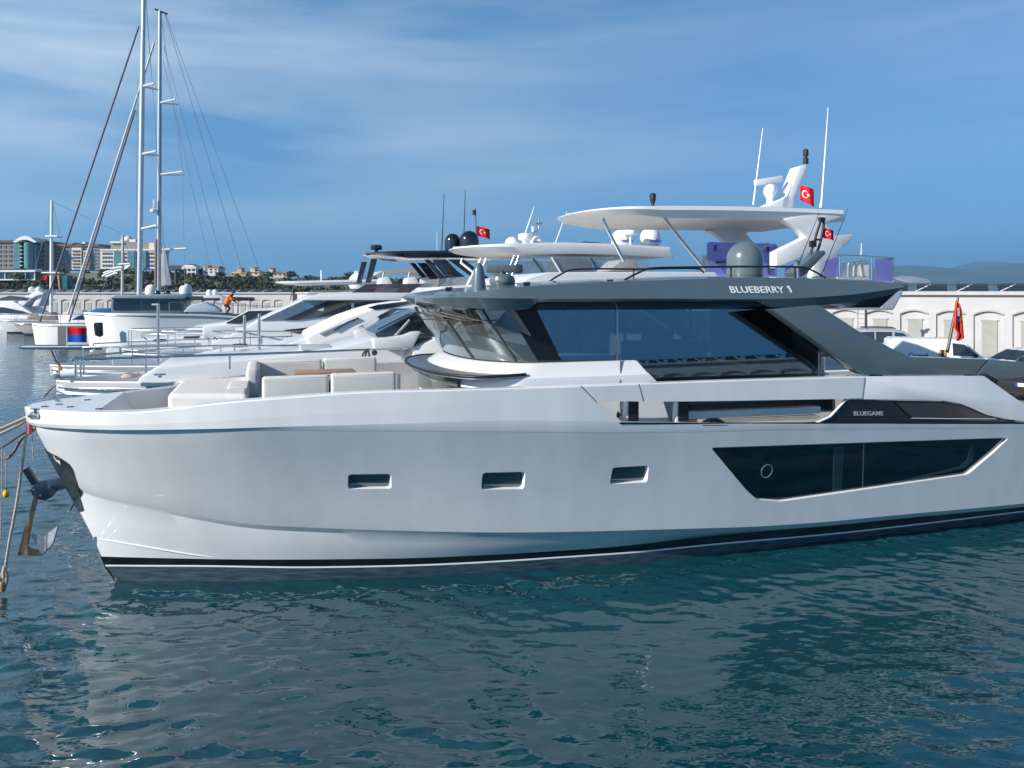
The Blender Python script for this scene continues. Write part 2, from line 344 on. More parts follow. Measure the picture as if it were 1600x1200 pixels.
rowK2 = row(-1.20, lambda s: max(tG(s + 1.20) - .038, .05), lambda s: zK(s) - .02)
rowC = row(-.69, lambda s: tC(s + .69), zC)
rowC2 = row(-.66, lambda s: max(tC(s + .66) - step(s + .66), .01), lambda s: zC(s) - .035 - step(s + .66) * .75)
def blend(a, c, v_, w_):
    r_ = []
    zs0 = a[0][2] * v_ + c[0][2] * (1 - v_); s0 = stem(zs0)
    for i, t in enumerate(taus):
        s = s0 + (SE - s0) * t
        r_.append((s, a[i][1] * w_ + c[i][1] * (1 - w_), a[i][2] * v_ + c[i][2] * (1 - v_)))
    return r_
def flare(v_): return .90 * v_ + .10 * v_ ** 2
mids = [blend(rowK2, rowC, v_, flare(v_)) for v_ in (.92, .82, .7, .58, .46, .34, .22, .1)]
rowB = row(-.24, lambda s: tW(s + .24) + .07, zB)
mid2 = [blend(rowC2, rowB, v_, v_ ** .8) for v_ in (.66, .33)]
def side(rows, sg): return [[(s, sg * b_, z) for s, b_, z in r_] for r_ in rows]
rowCb = [(s, b_ - .0004, z - .0006) for s, b_, z in rowC]
hrows = [rowT, rowK, rowK2] + mids + [rowC, rowC2] + mid2 + [rowB]
upper_rows = [rowK2] + mids + [rowC]; lower_rows = [rowCb, rowC2] + mid2 + [rowB]; rowKb = [(s, b_ - .0004, z - .0006) for s, b_, z in rowK2]
for r_ in hrows: pass
mb = MB()
for sg in (-1, 1):
    mb.grid(side([rowT, rowK, rowK2], sg)); mb.grid(side([rowKb] + mids + [rowC], sg)); mb.grid(side(lower_rows, sg))
# bulwark band between rail strip and the deck line, ending at the slanted front of the side opening
SO0, SO1 = 7.62, 8.06
band = []
for q in range(6):
    v_ = q / 5; se = SO0 + (SO1 - SO0) * v_; s0 = -1.33 + .03 * v_; zf = (lambda v_: (lambda s: zGL(s) * (1 - v_) + zT(s) * v_))(v_)
    band.append([(s0 + (se - s0) * t, tG(s0 + (se - s0) * t - s0) - .003 - .007 * v_, zf(s0 + (se - s0) * t)) for t in taus])
mb.grid(side(band, -1)); mb.grid(side(band, 1))
# stem closing strip and transom
for r_ in (hrows,):
    mb.grid([[(x[0][0] - (.03 if y == 0 else 0), y * 1.0, x[0][2]) for y in (-x[0][1], 0, x[0][1])] for x in r_])
mb.grid([[(x[0][0] - (.03 if y == 0 else 0), y, x[0][2]) for y in (-x[0][1], 0, x[0][1])] for x in band])
mb.grid([[(x[-1][0], -x[-1][1], x[-1][2]), (x[-1][0], x[-1][1], x[-1][2])] for x in hrows])
me = mb.bm(); hb = bmesh.new(); hb.from_mesh(me); bmesh.ops.remove_doubles(hb, verts=hb.verts, dist=1e-4); bmesh.ops.recalc_face_normals(hb, faces=hb.faces)
def convex_round(poly, r_, n=4):
    out_ = []; m_ = len(poly)
    for i in range(m_):
        p = Vector(poly[i]); a = (Vector(poly[i - 1]) - p); c = (Vector(poly[(i + 1) % m_]) - p); rr = min(r_, a.length * .45, c.length * .45)
        a = p + a.normalized() * rr; c = p + c.normalized() * rr
        for k in range(n + 1):
            t = k / n; out_.append((1 - t) ** 2 * a + 2 * t * (1 - t) * p + t * t * c)
    return out_
def cut_window(poly, depth, shrink, name, gmat, fr=None):
    """opens the port side of the hull along a convex outline (x,z), adds bevelled reveals and a pane"""
    if sum(poly[i].x * poly[(i + 1) % len(poly)].y - poly[(i + 1) % len(poly)].x * poly[i].y for i in range(len(poly))) < 0: poly = poly[::-1]
    x0 = min(p.x for p in poly) - .3; x1 = max(p.x for p in poly) + .3; z0 = min(p.y for p in poly) - .4; z1 = max(p.y for p in poly) + .4
    inr = lambda f: f.calc_center_median().y < -.3 and x0 < f.calc_center_median().x < x1 and z0 < f.calc_center_median().z < z1
    m_ = len(poly)
    for i in range(m_):
        p, q = poly[i], poly[(i + 1) % m_]; d = q - p; nrm = Vector((d.y, 0, -d.x))
        fs = [f for f in hb.faces if inr(f)]; g = list({e for f in fs for e in f.edges} | {v_ for f in fs for v_ in f.verts}) + fs
        bmesh.ops.bisect_plane(hb, geom=g, dist=1e-5, plane_co=(p.x, 0, p.y), plane_no=nrm)
    def inside(c): return all((poly[(i + 1) % m_] - poly[i]).x * (c.z - poly[i].y) - (poly[(i + 1) % m_] - poly[i]).y * (c.x - poly[i].x) > 0 for i in range(m_))
    dele = [f for f in hb.faces if inr(f) and inside(f.calc_center_median())]
    ds = set(dele); edges = [e for f in dele for e in f.edges if sum(1 for q in e.link_faces if q in ds) == 1]
    edges = list(set(edges))
    bmesh.ops.delete(hb, geom=dele, context='FACES')
    edges = [e for e in edges if e.is_valid]
    ret = bmesh.ops.extrude_edge_only(hb, edges=edges)['geom']
    nv = [v_ for v_ in ret if isinstance(v_, bmesh.types.BMVert)]
    cx = sum(p.x for p in poly) / m_; cz = sum(p.y for p in poly) / m_; w_ = x1 - x0 - .6; h_ = z1 - z0 - .8
    for v_ in nv:
        v_.co.x = cx + (v_.co.x - cx) * (1 - 2 * shrink / w_); v_.co.z = cz + (v_.co.z - cz) * (1 - 2 * shrink / h_); v_.co.y += depth
    pts = sorted([v_.co.copy() for v_ in nv], key=lambda p: math.atan2((p.z - cz) / h_, (p.x - cx) / w_))
    ce = Vector((sum(p.x for p in pts), sum(p.y for p in pts), sum(p.z for p in pts))) / len(pts)
    mbp = MB(); mbp.add([(p.x, p.y, p.z) for p in pts] + [tuple(ce)], [(i, (i + 1) % len(pts), len(pts)) for i in range(len(pts))])
    o_ = mbp.build(name, gmat, MY)
    return o_, pts
def pixpoly(pix, b_): return [Vector((p.x, p.z)) for p in (FM.at(x, y, -b_) for x, y in pix)]
panes = []
for pix, b_ in (([(543, 740), (609, 736.5), (611, 762), (544, 766)], 2.02), ([(750, 735), (814, 732), (815, 761), (750, 764)], 2.26), ([(950, 727), (1005, 723), (1006, 751), (949, 755)], 2.44)):
    panes.append(cut_window(convex_round(pixpoly(pix, b_), .06), .07, .022, 'porthole_window', portglass))
big = cut_window(convex_round(pixpoly([(1104, 697), (1566, 681.5), (1549, 704), (1514, 742), (1225, 786.5), (1188, 783), (1170, 768)], 2.62), .07, 3), .05, .022, 'hull_window', hullglass)
hb.to_mesh(me); hb.free(); me.name = 'hull'
hull = obj('hull', me, hullwhite, MY, 20)
mod = hull.modifiers  # (none: the hull is plain mesh)
# dark cabin boxes behind the hull glass
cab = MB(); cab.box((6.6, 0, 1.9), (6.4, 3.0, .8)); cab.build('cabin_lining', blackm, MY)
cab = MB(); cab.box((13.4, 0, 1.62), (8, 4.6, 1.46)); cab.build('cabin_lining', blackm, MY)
# inner frames of the portholes and the pale furniture seen through the long window
for o_, pts in panes:
    xs = [p.x for p in pts]; zs = [p.z for p in pts]; y0 = sum(p.y for p in pts) / len(pts)
    f_ = MB()
    f_.box(((min(xs) + max(xs)) / 2, y0 + .07, min(zs) + .055), ((max(xs) - min(xs)) * .92, .03, .03))
    f_.box((max(xs) - .03, y0 + .07, (min(zs) + max(zs)) / 2), (.03, .03, (max(zs) - min(zs)) * .8)); f_.build('frame', steel, o_)
o_, pts = big
A_ = np.array([[1, p.x, p.z] for p in pts]); co_ = np.linalg.lstsq(A_, np.array([p.y for p in pts]), rcond=None)[0]
py_ = lambda x, z: float(co_[0] + co_[1] * x + co_[2] * z)
def wp(px, py, o):
    p = FM.at(px, py, -2.55)
    for _ in range(8): p = FM.at(px, py, py_(p.x, p.z) + o)
    return p
mg = mat('pale_reveal', (.42, .50, .47), .6, var=.1)
def inpane(nm, pix, m, o=.02, th=.02):
    q = MB(); q.prism([wp(x, y, o) for x, y in pix], (0, th, 0)); return q.build(nm, m, o_)
inpane('curtain', [(1303, 700), (1319, 696), (1315, 769), (1302, 772)], mg)
inpane('window_ledge', [(1518, 694), (1521, 691), (1521, 720), (1508, 731), (1388, 760), (1384, 757), (1500, 729), (1512, 718)], mg)
inpane('window_ledge', [(1200, 779), (1315, 770), (1314, 773), (1206, 782)], mg)
inpane('pane_joint', [(1349, 688), (1350.6, 688), (1348.6, 771), (1347, 771)], steel, -.006, .004)
c_ = wp(1198, 736, -.004); f_ = MB(); f_.tube([(c_.x + .115 * math.cos(t), py_(c_.x + .115 * math.cos(t), c_.z + .125 * math.sin(t)) - .006, c_.z + .125 * math.sin(t)) for t in [k * math.pi / 16 for k in range(33)]], .009, 6, False); f_.build('porthole_ring', steel, o_)

def skin(name, ra, rb, m, sm=30, extra=None):
    q = MB(); 
    for sg in (-1, 1): q.grid(side([ra, rb] if extra is None else [ra] + extra + [rb], sg))
    return q.build(name, m, MY, sm)
rowB1 = row(-.236, lambda s: tW(s + .24) + .070, lambda s: zB(s) - .001)
rowS0 = row(-.19, lambda s: tW(s + .19) + .05, zS)
rowS1 = row(-.185, lambda s: tW(s + .185) + .048, lambda s: zS(s) - .028)
rowW = row(0, lambda s: tW(s), lambda s: 0.)
rowU = row(.3, lambda s: tW(s - .3) * .85 if s > .3 else .01, lambda s: -.6)
skin('boot_stripe', rowB1, rowS0, blackp); skin('white_line', rowS0, rowS1, white); skin('bottom', rowS1, rowU, antif, extra=[rowW])
# stem strips for the lower colours
for nm, a, c, m in (('boot_stripe', rowB1, rowS0, blackp), ('white_line', rowS0, rowS1, white), ('bottom', rowS1, rowU, antif)):
    q = MB(); q.grid([[(x[0][0] - .02, -x[0][1], x[0][2]), (x[0][0] - .02, x[0][1], x[0][2])] for x in (a, c)]); q.build(nm, m, MY)
# bulwark rail strip: outer face, cap and inner face, both sides, whole length
NSR = 120
def srow(s0, bf, zf, send=19.2):
    return [(s0 + (send - s0) * t, bf(s0 + (send - s0) * t), zf(s0 + (send - s0) * t)) for t in taus]
zGLf = lambda s: zGL(s) if s < 12.6 else min(zGL(12.6), zG(s) - .3)
capw = spline([-1.4, -.3, -.05, .7, 2, 8, 22], [.05, .05, .22, .26, .22, .15, .15])
ra = srow(-1.33, lambda s: tG(s + 1.33) - .003, zGLf, 12.95); r1 = srow(-1.355, lambda s: tG(s + 1.355), lambda s: zG(s) - .02, 13.0)
r1b = srow(-1.35, lambda s: tG(s + 1.35) - .015, zG, 13.0)
r2 = srow(-1.30, lambda s: max(tG(s + 1.36) - capw(s), .02), lambda s: zG(s) + .004, 13.0); r3 = srow(-1.28, lambda s: max(tG(s + 1.36) - capw(s) - .015, .015), lambda s: zG(s) - .02, 13.0)
r4 = srow(-1.28, lambda s: max(tG(s + 1.36) - capw(s) - .03, .01), lambda s: zGLf(s) if s > 7.3 or s < .0 else 2.62, 12.95)
q = MB()
for sg in (-1, 1):
    q.grid(side([ra, r1, r1b, r2, r3, r4], sg))
    for r_ in (0,):
        q.add([(x[-1][0], sg * x[-1][1], x[-1][2]) for x in (ra, r1, r2, r4)], [(0, 1, 2, 3)])
    n8 = [i for i, x in enumerate(ra) if x[0] > 7.5]; lo = [[(x[i][0], sg * x[i][1], x[i][2]) for i in n8] for x in (ra, r4)]; q.grid(lo)
q.grid([[(x[0][0], y, x[0][2]) for y in (-x[0][1], 0, x[0][1])] for x in (ra, r1, r1b)])
q.build('bulwark', white if False else hullwhite, MY, 25)
# after part of the bulwark: a deep panel that comes down to the hull (both sides)
aft = [(1350, 588.5), (1537, 587.5), (1600, 632), (1640, 663), (1570, 655), (1540, 648), (1517, 637.5), (1500, 631), (1475, 626.5), (1440, 625), (1322, 623.5)]
for sg in (-1, 1):
    pl = [FM.at(x, y, -2.85) for x, y in aft]; q = MB(); q.prism([(p.x + .01, sg * 2.855, p.z) for p in pl], (0, -sg * .14, 0)); q.build('quarter_panel', hullwhite, MY, bevel=.012)
# joints in the bulwark
def strip(name, pix, b_, wd, m, dep=.006):
    P = [FM.at(x, y, -b_) for x, y in pix]; q = MB(); q.tube(P, wd, 6); return q.build(name, m, MY)
for pix in ([(907, 603), (932, 628)], [(998, 600), (1001, 610), (1005, 627)], [(1060, 597.5), (1060, 627)], [(1349, 589), (1321, 624)]):
    strip('panel_joint', pix, 2.855 + (0 if pix[0][0] > 950 else -.01), .007, greyd)
strip('deck_edge_trim', [(968, 661), (1100, 661.5), (1275, 661), (1400, 661.5), (1600, 661)], 2.845, .016, blackp)
strip('deck_edge_trim', [(930, 629), (943, 642), (955, 654), (962, 659), (968, 661)], 2.80, .014, blackp)
strip('fuel_flap', [(1098, 664.5), (1137, 664.5)], 2.85, .007, greyd)
# black quarter window with the builder's lettering
q = MB(); q.prism([FM.at(x, y, -2.80) for x, y in [(1278, 661), (1300, 650), (1322, 624), (1475, 627), (1517, 638), (1545, 649), (1575, 657), (1640, 664), (1640, 668), (1278, 666)]], (0, .05, 0)); qb = q.build('quarter_window', blackp, MY)
q = MB(); q.prism([FM.at(x, y, -2.815) for x, y in [(1401, 629), (1470, 629), (1510, 639), (1545, 651), (1552, 653), (1426, 652.5)]], (0, .01, 0)); q.build('dark_pane', mat('brown_smoked_pane', (.035, .036, .04), .1, coat=.5, var=.1), qb)
strip('chrome_trim', [(1423, 653.5), (1480, 654.2), (1556, 654.5)], 2.82, .008, white).parent = qb
strip('chrome_trim', [(1399, 628), (1412, 641), (1423, 653)], 2.82, .012, blackm).parent = qb
def sidetext(body, px, py, b_, h, m, par, off=0, sp=1.0, wid=None):
    p = FM.at(px, py, -b_)
    M = Matrix.Translation(p) @ Matrix.Rotation(R(90), 4, 'X')
    return text('lettering', body, m, par, M, h, .004, off, 'CENTER', sp)
QB = qb
strip('white_edge', [(1275, 661), (1297, 651), (1320, 626), (1326, 623)], 2.82, .022, white)
# foredeck, well and cockpit sole
q = MB(); fs = [s for s in np.linspace(-1.33, -.10, 12)]
q.grid([[(s, y * max(tG(s + 1.36) - .04, .02), zG(s) + .002) for y in np.linspace(-1, 1, 9)] for s in fs])
q.grid([[(-.10, y * (tG(1.26) - .04), zG(-.10) + .002) for y in np.linspace(-1, 1, 9)], [(.12, y * (tG(1.4) - .30), 2.60) for y in np.linspace(-1, 1, 9)]])
q.build('foredeck', white, MY, 30)
q = MB(); q.grid([[(s, y * (tG(s + 1.36) - .34), 2.60 if s < 8 else max(2.62 - (s - 8) * .06, 2.3)) for y in np.linspace(-1, 1, 5)] for s in np.linspace(.10, 18.8, 54)]); q.build('deck', teakdeck, MY, 30)
for px, py, y in ((93, 625.5, .15), (137, 624.8, -.25), (70, 628, .35), (155, 611.5, 1.0), (110, 613.5, .55)):
    p = FM.at(px, py, -y); q = MB(); q.box((p.x, p.y, zG(p.x) + .008), (.10, .035, .016)); q.build('deck_hatch_slot', greyd, MY)
# inner well wall seen beyond the sun pad uses the bulwark's inner face; pad and sofas
def cushion(name, c, d, m=fabric, bev=.06, rot=None):
    q = MB(); q.box(c, d, rot); o = q.build(name, m, MY, bevel=bev, seg=4)
    if name == 'sofa_back' and rot is None:
        q = MB(); w_, h_ = (d[0] / 2 - .035, d[2] / 2 - .03) if d[0] > d[1] else (d[1] / 2 - .035, d[2] / 2 - .03)
        for sg in (-1, 1):
            off = sg * ((d[1] if d[0] > d[1] else d[0]) / 2 - .012)
            P = [(-w_, -h_), (-w_, h_), (w_, h_), (w_, -h_)]
            q.tube([(c[0] + a, c[1] + off, c[2] + b_) if d[0] > d[1] else (c[0] + off, c[1] + a, c[2] + b_) for a, b_ in P], .009, 6)
        q.build('piping', mat('piping_cloth', (.50, .50, .49), .9) if 'piping_cloth' not in MATS else MATS['piping_cloth'], o, 60)
    return o
q = MB(); pad_pl = [(.90, -1.12), (2.12, -1.5), (2.12, 1.2), (.90, .92)]
q.prism([(x, y, 2.62) for x, y in pad_pl], (0, 0, .66)); q.build('sun_pad', fabric, MY, bevel=.09, seg=4)
cushion('pad_headrest', (1.95, -.3, 3.285), (.32, 1.0, .05), bev=.03)
cushion('sofa_back', (2.855, -1.86, 3.27), (1.02, .22, .62)); cushion('sofa_back', (3.91, -1.88, 3.29), (1.04, .22, .62))
cushion('sofa_back', (2.16, .92, 3.22), (.24, 1.5, .64), bev=.09)
cushion('sofa_back', (2.85, 1.72, 3.22), (1.25, .24, .62)); cushion('sofa_back', (4.05, 1.74, 3.24), (1.08, .24, .62))
cushion('sofa_seat', (3.2, -1.5, 2.86), (2.4, .6, .4)); cushion('sofa_seat', (3.3, 1.4, 2.86), (2.4, .6, .4)); cushion('sofa_seat', (2.5, 0, 2.86), (.5, 2.4, .4))
tb = MB(); tb.box((3.45, .45, 3.40), (1.12, .62, .035)); t1 = tb.build('table', teak, MY, bevel=.01)
tb = MB(); tb.box((3.62, -.20, 3.33), (1.25, .62, .035)); tb.build('table_leaf', teak, t1, bevel=.01)
tb = MB(); tb.box((3.45, .12, 2.98), (.3, .5, .72)); tb.build('table_leg', greyd, t1)
p = FM.at(623, 598, -1.2); q = MB(); q.tube([(p.x, p.y, 2.62), (p.x, p.y, p.z + .15)], .03); q.build('post', steel, MY)
# ---- deckhouse coaming, rounded front
def plan(sf, D, W, send, pw=2.4, n=26, m_=14):
    """half outline (x, b): from the centre line round the front to the side and aft"""
    a = []
    for k in range(n + 1):
        t = (k / n) * math.pi / 2; b_ = W * math.sin(t) ** (2 / pw); c = math.cos(t) ** (2 / pw) if k < n else 0
        a.append((sf + D * (1 - c), b_))
    x0 = a[-1][0]
    return a + [(x0 + (send - x0) * k / m_, W) for k in range(1, m_ + 1)]
def full(sf, D, W, send, z, pw=2.4):
    h = plan(sf, D, W, send, pw); zf = z if callable(z) else (lambda x: z)
    return [(x, b_, zf(x)) for x, b_ in h[::-1]] + [(x, -b_, zf(x)) for x, b_ in h[1:]]
q = MB(); q.grid([full(5.78, 1.25, 2.16, 8.62, 3.70), full(5.70, 1.25, 2.20, 8.66, 3.69), full(5.42, 1.3, 2.30, 8.80, 3.50), full(5.34, 1.3, 2.34, 8.84, 3.46), full(5.30, 1.3, 2.36, 8.98, 3.32), full(5.30, 1.3, 2.35, 9.3, 2.4)])
q.build('deckhouse_coaming', white, MY, 32)
q = MB(); q.grid([full(5.80, 1.25, 2.14, 8.62, 3.699), [(min(x + .6, 8.6), y * .9, 3.69) for x, y, z in full(5.80, 1.25, 2.14, 8.62, 3.7)]]); q.build('windscreen_ledge', greyd, MY, 30)
# curved grey glass of the forward cabin and the black-rimmed shelf above it
h = full(5.245, 1.3, 2.40, 6.6, 0); sel = [p for p in h if p[0] < 5.9 and p[1] > -1.75]
q = MB(); q.grid([[(x, y, z) for x, y, _ in sel] for z in (3.42, 3.06)]); fg = q.build('curved_front_window', mat('grey_front_glass', (.10, .13, .135), .12, coat=.6, var=.1), MY, 30)
q = MB(); q.tube([(x - .012, y * 1.005, 3.345) for x, y, _ in sel], .008, 6); q.build('glass_joint', greyd, fg)
ha = full(5.02, 1.35, 2.55, 6.9, 3.515); hb_ = full(5.45, 1.3, 2.25, 6.9, 3.53); sel = [i for i, p in enumerate(ha) if p[0] < 6.34 and p[1] > -2.6]
def tap(i): 
    x = ha[i][0]; return 0 if x < 5.7 else min((x - 5.7) / .62, 1)
outer = [tuple(Vector(ha[i]).lerp(Vector(hb_[i]), tap(i) * .93)) for i in sel]; inner = [hb_[i] for i in sel]
q = MB(); q.grid([[Vector(p) + Vector((0, 0, -.05)) for p in inner], [Vector(p) + Vector((0, 0, -.045)) for p in outer], outer, inner]); sh = q.build('visor_shelf', steel, MY, 30)
q = MB(); q.tube([(x, y, z + .0) for x, y, z in outer], .026, 8); q.build('shelf_rim', blackm, sh, 60)
# ---- windscreen (raked forward at the top)
ZB, ZT = 3.70, 4.60
wb = plan(5.80, 1.20, 2.12, 7.3); wt = plan(5.17, 1.25, 2.10, 6.65)
def wpt(k, v_, sg, off=0): 
    a, c = wb[k], wt[k]; return (a[0] + (c[0] - a[0]) * v_ - off * .8, sg * (a[1] + (c[1] - a[1]) * v_ + off * .5), ZB + (ZT - ZB) * v_)
K1 = 30
q = MB()
ks = [(k, 1) for k in range(K1, 0, -1)] + [(k, -1) for k in range(0, K1 + 1)]
q.grid([[wpt(k, v_, sg) for k, sg in ks] for v_ in (0, .25, .5, .75, 1)]); ws = q.build('windscreen', wsglass, MY, 40)
for k, sg, wd in ((9, -1, .03), (9, 1, .03), (20, -1, .022), (20, 1, .022)):
    q = MB(); q.tube([wpt(k, 0, sg), wpt(k, 1, sg)], wd, 8); q.build('mullion', greyd, ws)
for sg in (-1, 1):
    q = MB(); q.grid([[wpt(k, v_, sg, .004) for k in range(K1 - 3, 41)] for v_ in (0, .5, 1)]); q.build('pillar', pillarm, ws, 40)
for k in (3, 8, 12):
    q = MB(); a = Vector(wpt(k, .97, -1, .04)); c = Vector(wpt(k + 6, .80, -1, .05)); q.tube(smoothpath([a + Vector((-.12, .15, .02)), a + Vector((-.1, 0, -.03)), c], 6), .012, 6); q.tube([c + Vector((.25, -.25, .02)), c, c + Vector((-.35, .3, .0))], .010, 6); q.build('wiper', blackm, ws)
# ---- side glass with tumblehome
def gy(z): return -(2.10 + (4.15 - z) * .062)
def gp(px, py, o=0):
    p = FM.at(px, py, -2.1)
    for _ in range(6): p = FM.at(px, py, gy(p.z))
    return Vector((p.x, p.y - o, p.z))
def panel(name, pix, m, par, o=0, th=.012, both=True):
    P = [gp(x, y, o) for x, y in pix]; res = None
    q = MB(); q.prism(P, (0, th, 0)); res = q.build(name, m, par)
    if both:
        q = MB(); q.prism([(p.x, -p.y, p.z) for p in P], (0, -th, 0)); q.build(name, m, par)
    return res
dh = empty('cabin_side', (0, 0, 0)); dh.parent = MY
panel('side_window', [(838, 483), (962, 482), (962, 564), (878, 564)], darkglass, dh)
panel('side_window', [(966, 482), (1205, 478), (1288, 560), (1288, 588), (1008, 603), (984, 566), (966, 564)], darkglass, dh)
panel('window_frame', [(790, 482), (838, 482.5), (878, 566), (842, 566)], pillarm, dh, .010)
panel('window_joint', [(962.5, 481), (965.5, 481), (965.5, 566), (962.5, 566)], steel, dh, .012)
panel('head_trim', [(790, 479), (1210, 476), (1210, 482), (790, 485)], soffm, dh, .016)
panel('sill_trim', [(842, 563), (963, 563), (963, 567), (842, 567)], greyd, dh, .014)
panel('rear_wall', [(1240, 520), (1279, 555), (1279, 587), (1240, 588)], blackm, dh, -.03)
panel('door_jamb', [(1279, 530), (1283, 533), (1283, 587), (1279, 587)], steel, dh, .01)
sidej = gp(965, 600); 
# dim interior
it = MB(); it.box((8.9, 0, 3.26), (7.0, 3.9, .06)); it.build('cabin_sole', greyd, dh)
it = MB(); it.grid([[(x, y, 4.64) for y in (-2, 2)] for x in (5.5, 12.6)]); it.build('headlining', mat('headlining', (.14, .14, .14), .8, var=.05), dh)
it = MB(); it.box((6.75, -.2, 3.74), (.9, 2.6, .30)); it.build('dashboard', greyd, dh, bevel=.06)
tanl = mat('taupe_leather', (.075, .075, .08), .6, var=.1)
def far(px, py):
    p = FM.at(px, py, 1.95); return p
q = MB(); q.prism([far(x, y) for x, y in [(846, 492), (954, 494), (952, 553), (872, 552)]], (0, .01, 0)); bl = q.build('window_blind', mat('blind_cloth', (.42, .55, .66), .8, var=.03), dh)
for k in range(11):
    q = MB(); q.tube([far(858 + k, 509 + k * 3.6), far(950, 510 + k * 3.6)], .012, 5); q.build('blind_slat', whitec, bl)
for px, a, c in ((881, 484, 548), (904, 498, 549), (975, 495, 537), (1078, 482, 536)):  # black bars added inside, standing for dark poles mirrored in the glass
    q = MB(); q.tube([FM.at(px, a, 1.2), FM.at(px + 2, c, 1.2)], .035, 6); q.build('mirrored_pole', blackm, dh)
for y in (-.75, .25):
    it = MB(); it.box((7.75, y, 3.85), (.5, .56, .16)); it.box((7.98, y, 4.18), (.14, .56, .62), Matrix.Rotation(R(10), 3, 'Y')); it.build('helm_seat', tanl, dh, bevel=.05)
it = MB(); it.box((9.6, -1.2, 3.75), (.35, .7, .9)); it.box((10.9, .9, 3.55), (1.8, .7, .55)); it.box((11.9, -1.4, 3.6), (.3, .9, .7)); it.build('cabinet', blackm, dh, bevel=.03)
it = MB(); it.box((12.75, 0, 3.95), (.05, 3.8, 1.3)); it.build('aft_bulkhead', blackm, dh)
# lower house side seen through the side opening
for sg in (-1, 1):
    it = MB(); it.box((11.2, sg * 2.12, 2.85), (4.0, .05, .88)); it.build('house_side', white, MY)
it = MB(); it.prism([FM.at(x, y, -2.17) for x, y in [(1040, 600), (1300, 597), (1300, 640), (1070, 645)]], (0, .02, 0)); it.build('lower_window', blackglass, MY)
it = MB(); it.prism([FM.at(x, y, -2.62) for x, y in [(1075, 644), (1283, 635), (1283, 646), (1075, 656)]], (0, .20, 0)); it.build('side_bench', mat('bench_white', (.70, .69, .67), .6, var=.05), MY, bevel=.02)
it = MB(); it.prism([FM.at(x, y, -2.70) for x, y in [(1100, 657), (1275, 648), (1283, 650), (1275, 655), (1110, 661)]], (0, .08, 0)); it.build('bench_base', mat('beige_trim', (.42, .37, .32), .6, var=.1), MY)
for px in (986, 1064):
    P = [FM.at(x, y, -2.70) for x, y in [(px - 5, 625), (px + 12, 625), (px + 12, 660), (px - 8, 660)]]; it = MB(); it.prism(P, (0, .14, 0)); po = it.build('rail_post', white, MY, bevel=.01)
    P = [FM.at(x, y, -2.715) for x, y in [(px - 3, 626), (px + 12, 626), (px + 12, 658), (px - 4, 658)]]; it = MB(); it.prism(P, (0, .02, 0)); it.build('post_facing', blackm, po)
it = MB(); it.tube([FM.at(970, 560, -2.2), FM.at(969, 600, -2.37), FM.at(970, 650, -2.37)], .012, 6); it.build('coaming_joint', greyd, MY)
it = MB(); P = FM.at(966, 652, -2.4); it.lathe([(.03, 0), (.03, .06), (.01, .1)], P, 10); it.build('cleat', blackm, MY)
P = FM.at(1113, 658, -2.72); it = MB(); it.tube(smoothpath([P + Vector((-.22, 0, -.05)), P + Vector((-.1, 0, .02)), P + Vector((.1, 0, .02)), P + Vector((.22, 0, -.05))], 4), .03); it.build('fairlead', blackm, MY, 60)
# ---- roof
zrt = spline([4.9, 5.4, 6.27, 8.52, 11.1, 14.3], [4.82, 4.88, 4.985, 5.10, 5.17, 5.085])
zcr = spline([4.9, 5.4, 6.4, 9, 11, 12.6, 14.3], [4.79, 4.82, 4.80, 4.79, 4.78, 4.84, 5.02])
zbt = spline([4.9, 5.1, 5.5, 6.40, 6.46, 6.66, 6.72, 10.78, 10.84, 11.16, 11.24, 12.2, 13.9, 14.3], [4.76, 4.72, 4.65, 4.615, 4.62, 4.735, 4.745, 4.745, 4.74, 4.635, 4.63, 4.66, 4.86, 5.0])
RE = 14.1
rtop = full(5.06, 1.2, 2.56, RE, zrt, 2.6); rin = [(min(x + .5, RE), y * .8, z + .035) for x, y, z in full(5.06, 1.2, 2.56, RE, zrt, 2.6)]; rmid = [(x, 0, z + .05) for x, y, z in rin]
rcr = full(4.98, 1.2, 2.66, RE + .05, zcr, 2.6); rbt = full(5.12, 1.2, 2.58, RE - .1, zbt, 2.6)
def dense(sf, D, W, send, z, pw=2.6):
    h = plan(sf, D, W, send, pw, 30, 90); return [(x, b_, z(x)) for x, b_ in h[::-1]] + [(x, -b_, z(x)) for x, b_ in h[1:]]
rtop = dense(5.06, 1.2, 2.56, RE, zrt); rcr = dense(4.98, 1.2, 2.66, RE + .05, zcr); rbt = dense(5.12, 1.2, 2.58, RE - .1, zbt)
rin = [(x + (.5 if x < 13 else 0) * max(0, 1 - (x - 5) / 8), y * .8, z + .03) for x, y, z in rtop]; rmid = [(x, 0, z + .045) for x, y, z in rin]
rsf = [(x + .25 * max(0, 1 - (x - 5) / 5), y * .845, 4.60) for x, y, z in rbt]
q = MB(); q.grid([rmid, rin, rtop, rcr, rbt]); n_ = len(rtop)
q.add([r_[0] for r_ in (rmid, rin, rtop, rcr, rbt)] + [r_[-1] for r_ in (rbt, rcr, rtop, rin, rmid)], [tuple(range(10))])
roof = q.build('roof', grey, MY, 22)
q = MB(); q.grid([[(x, y, z) for x, y, z in rbt], rsf, [(x, 0, 4.60) for x, y, z in rsf]]); q.build('soffit', soffm, roof, 22)
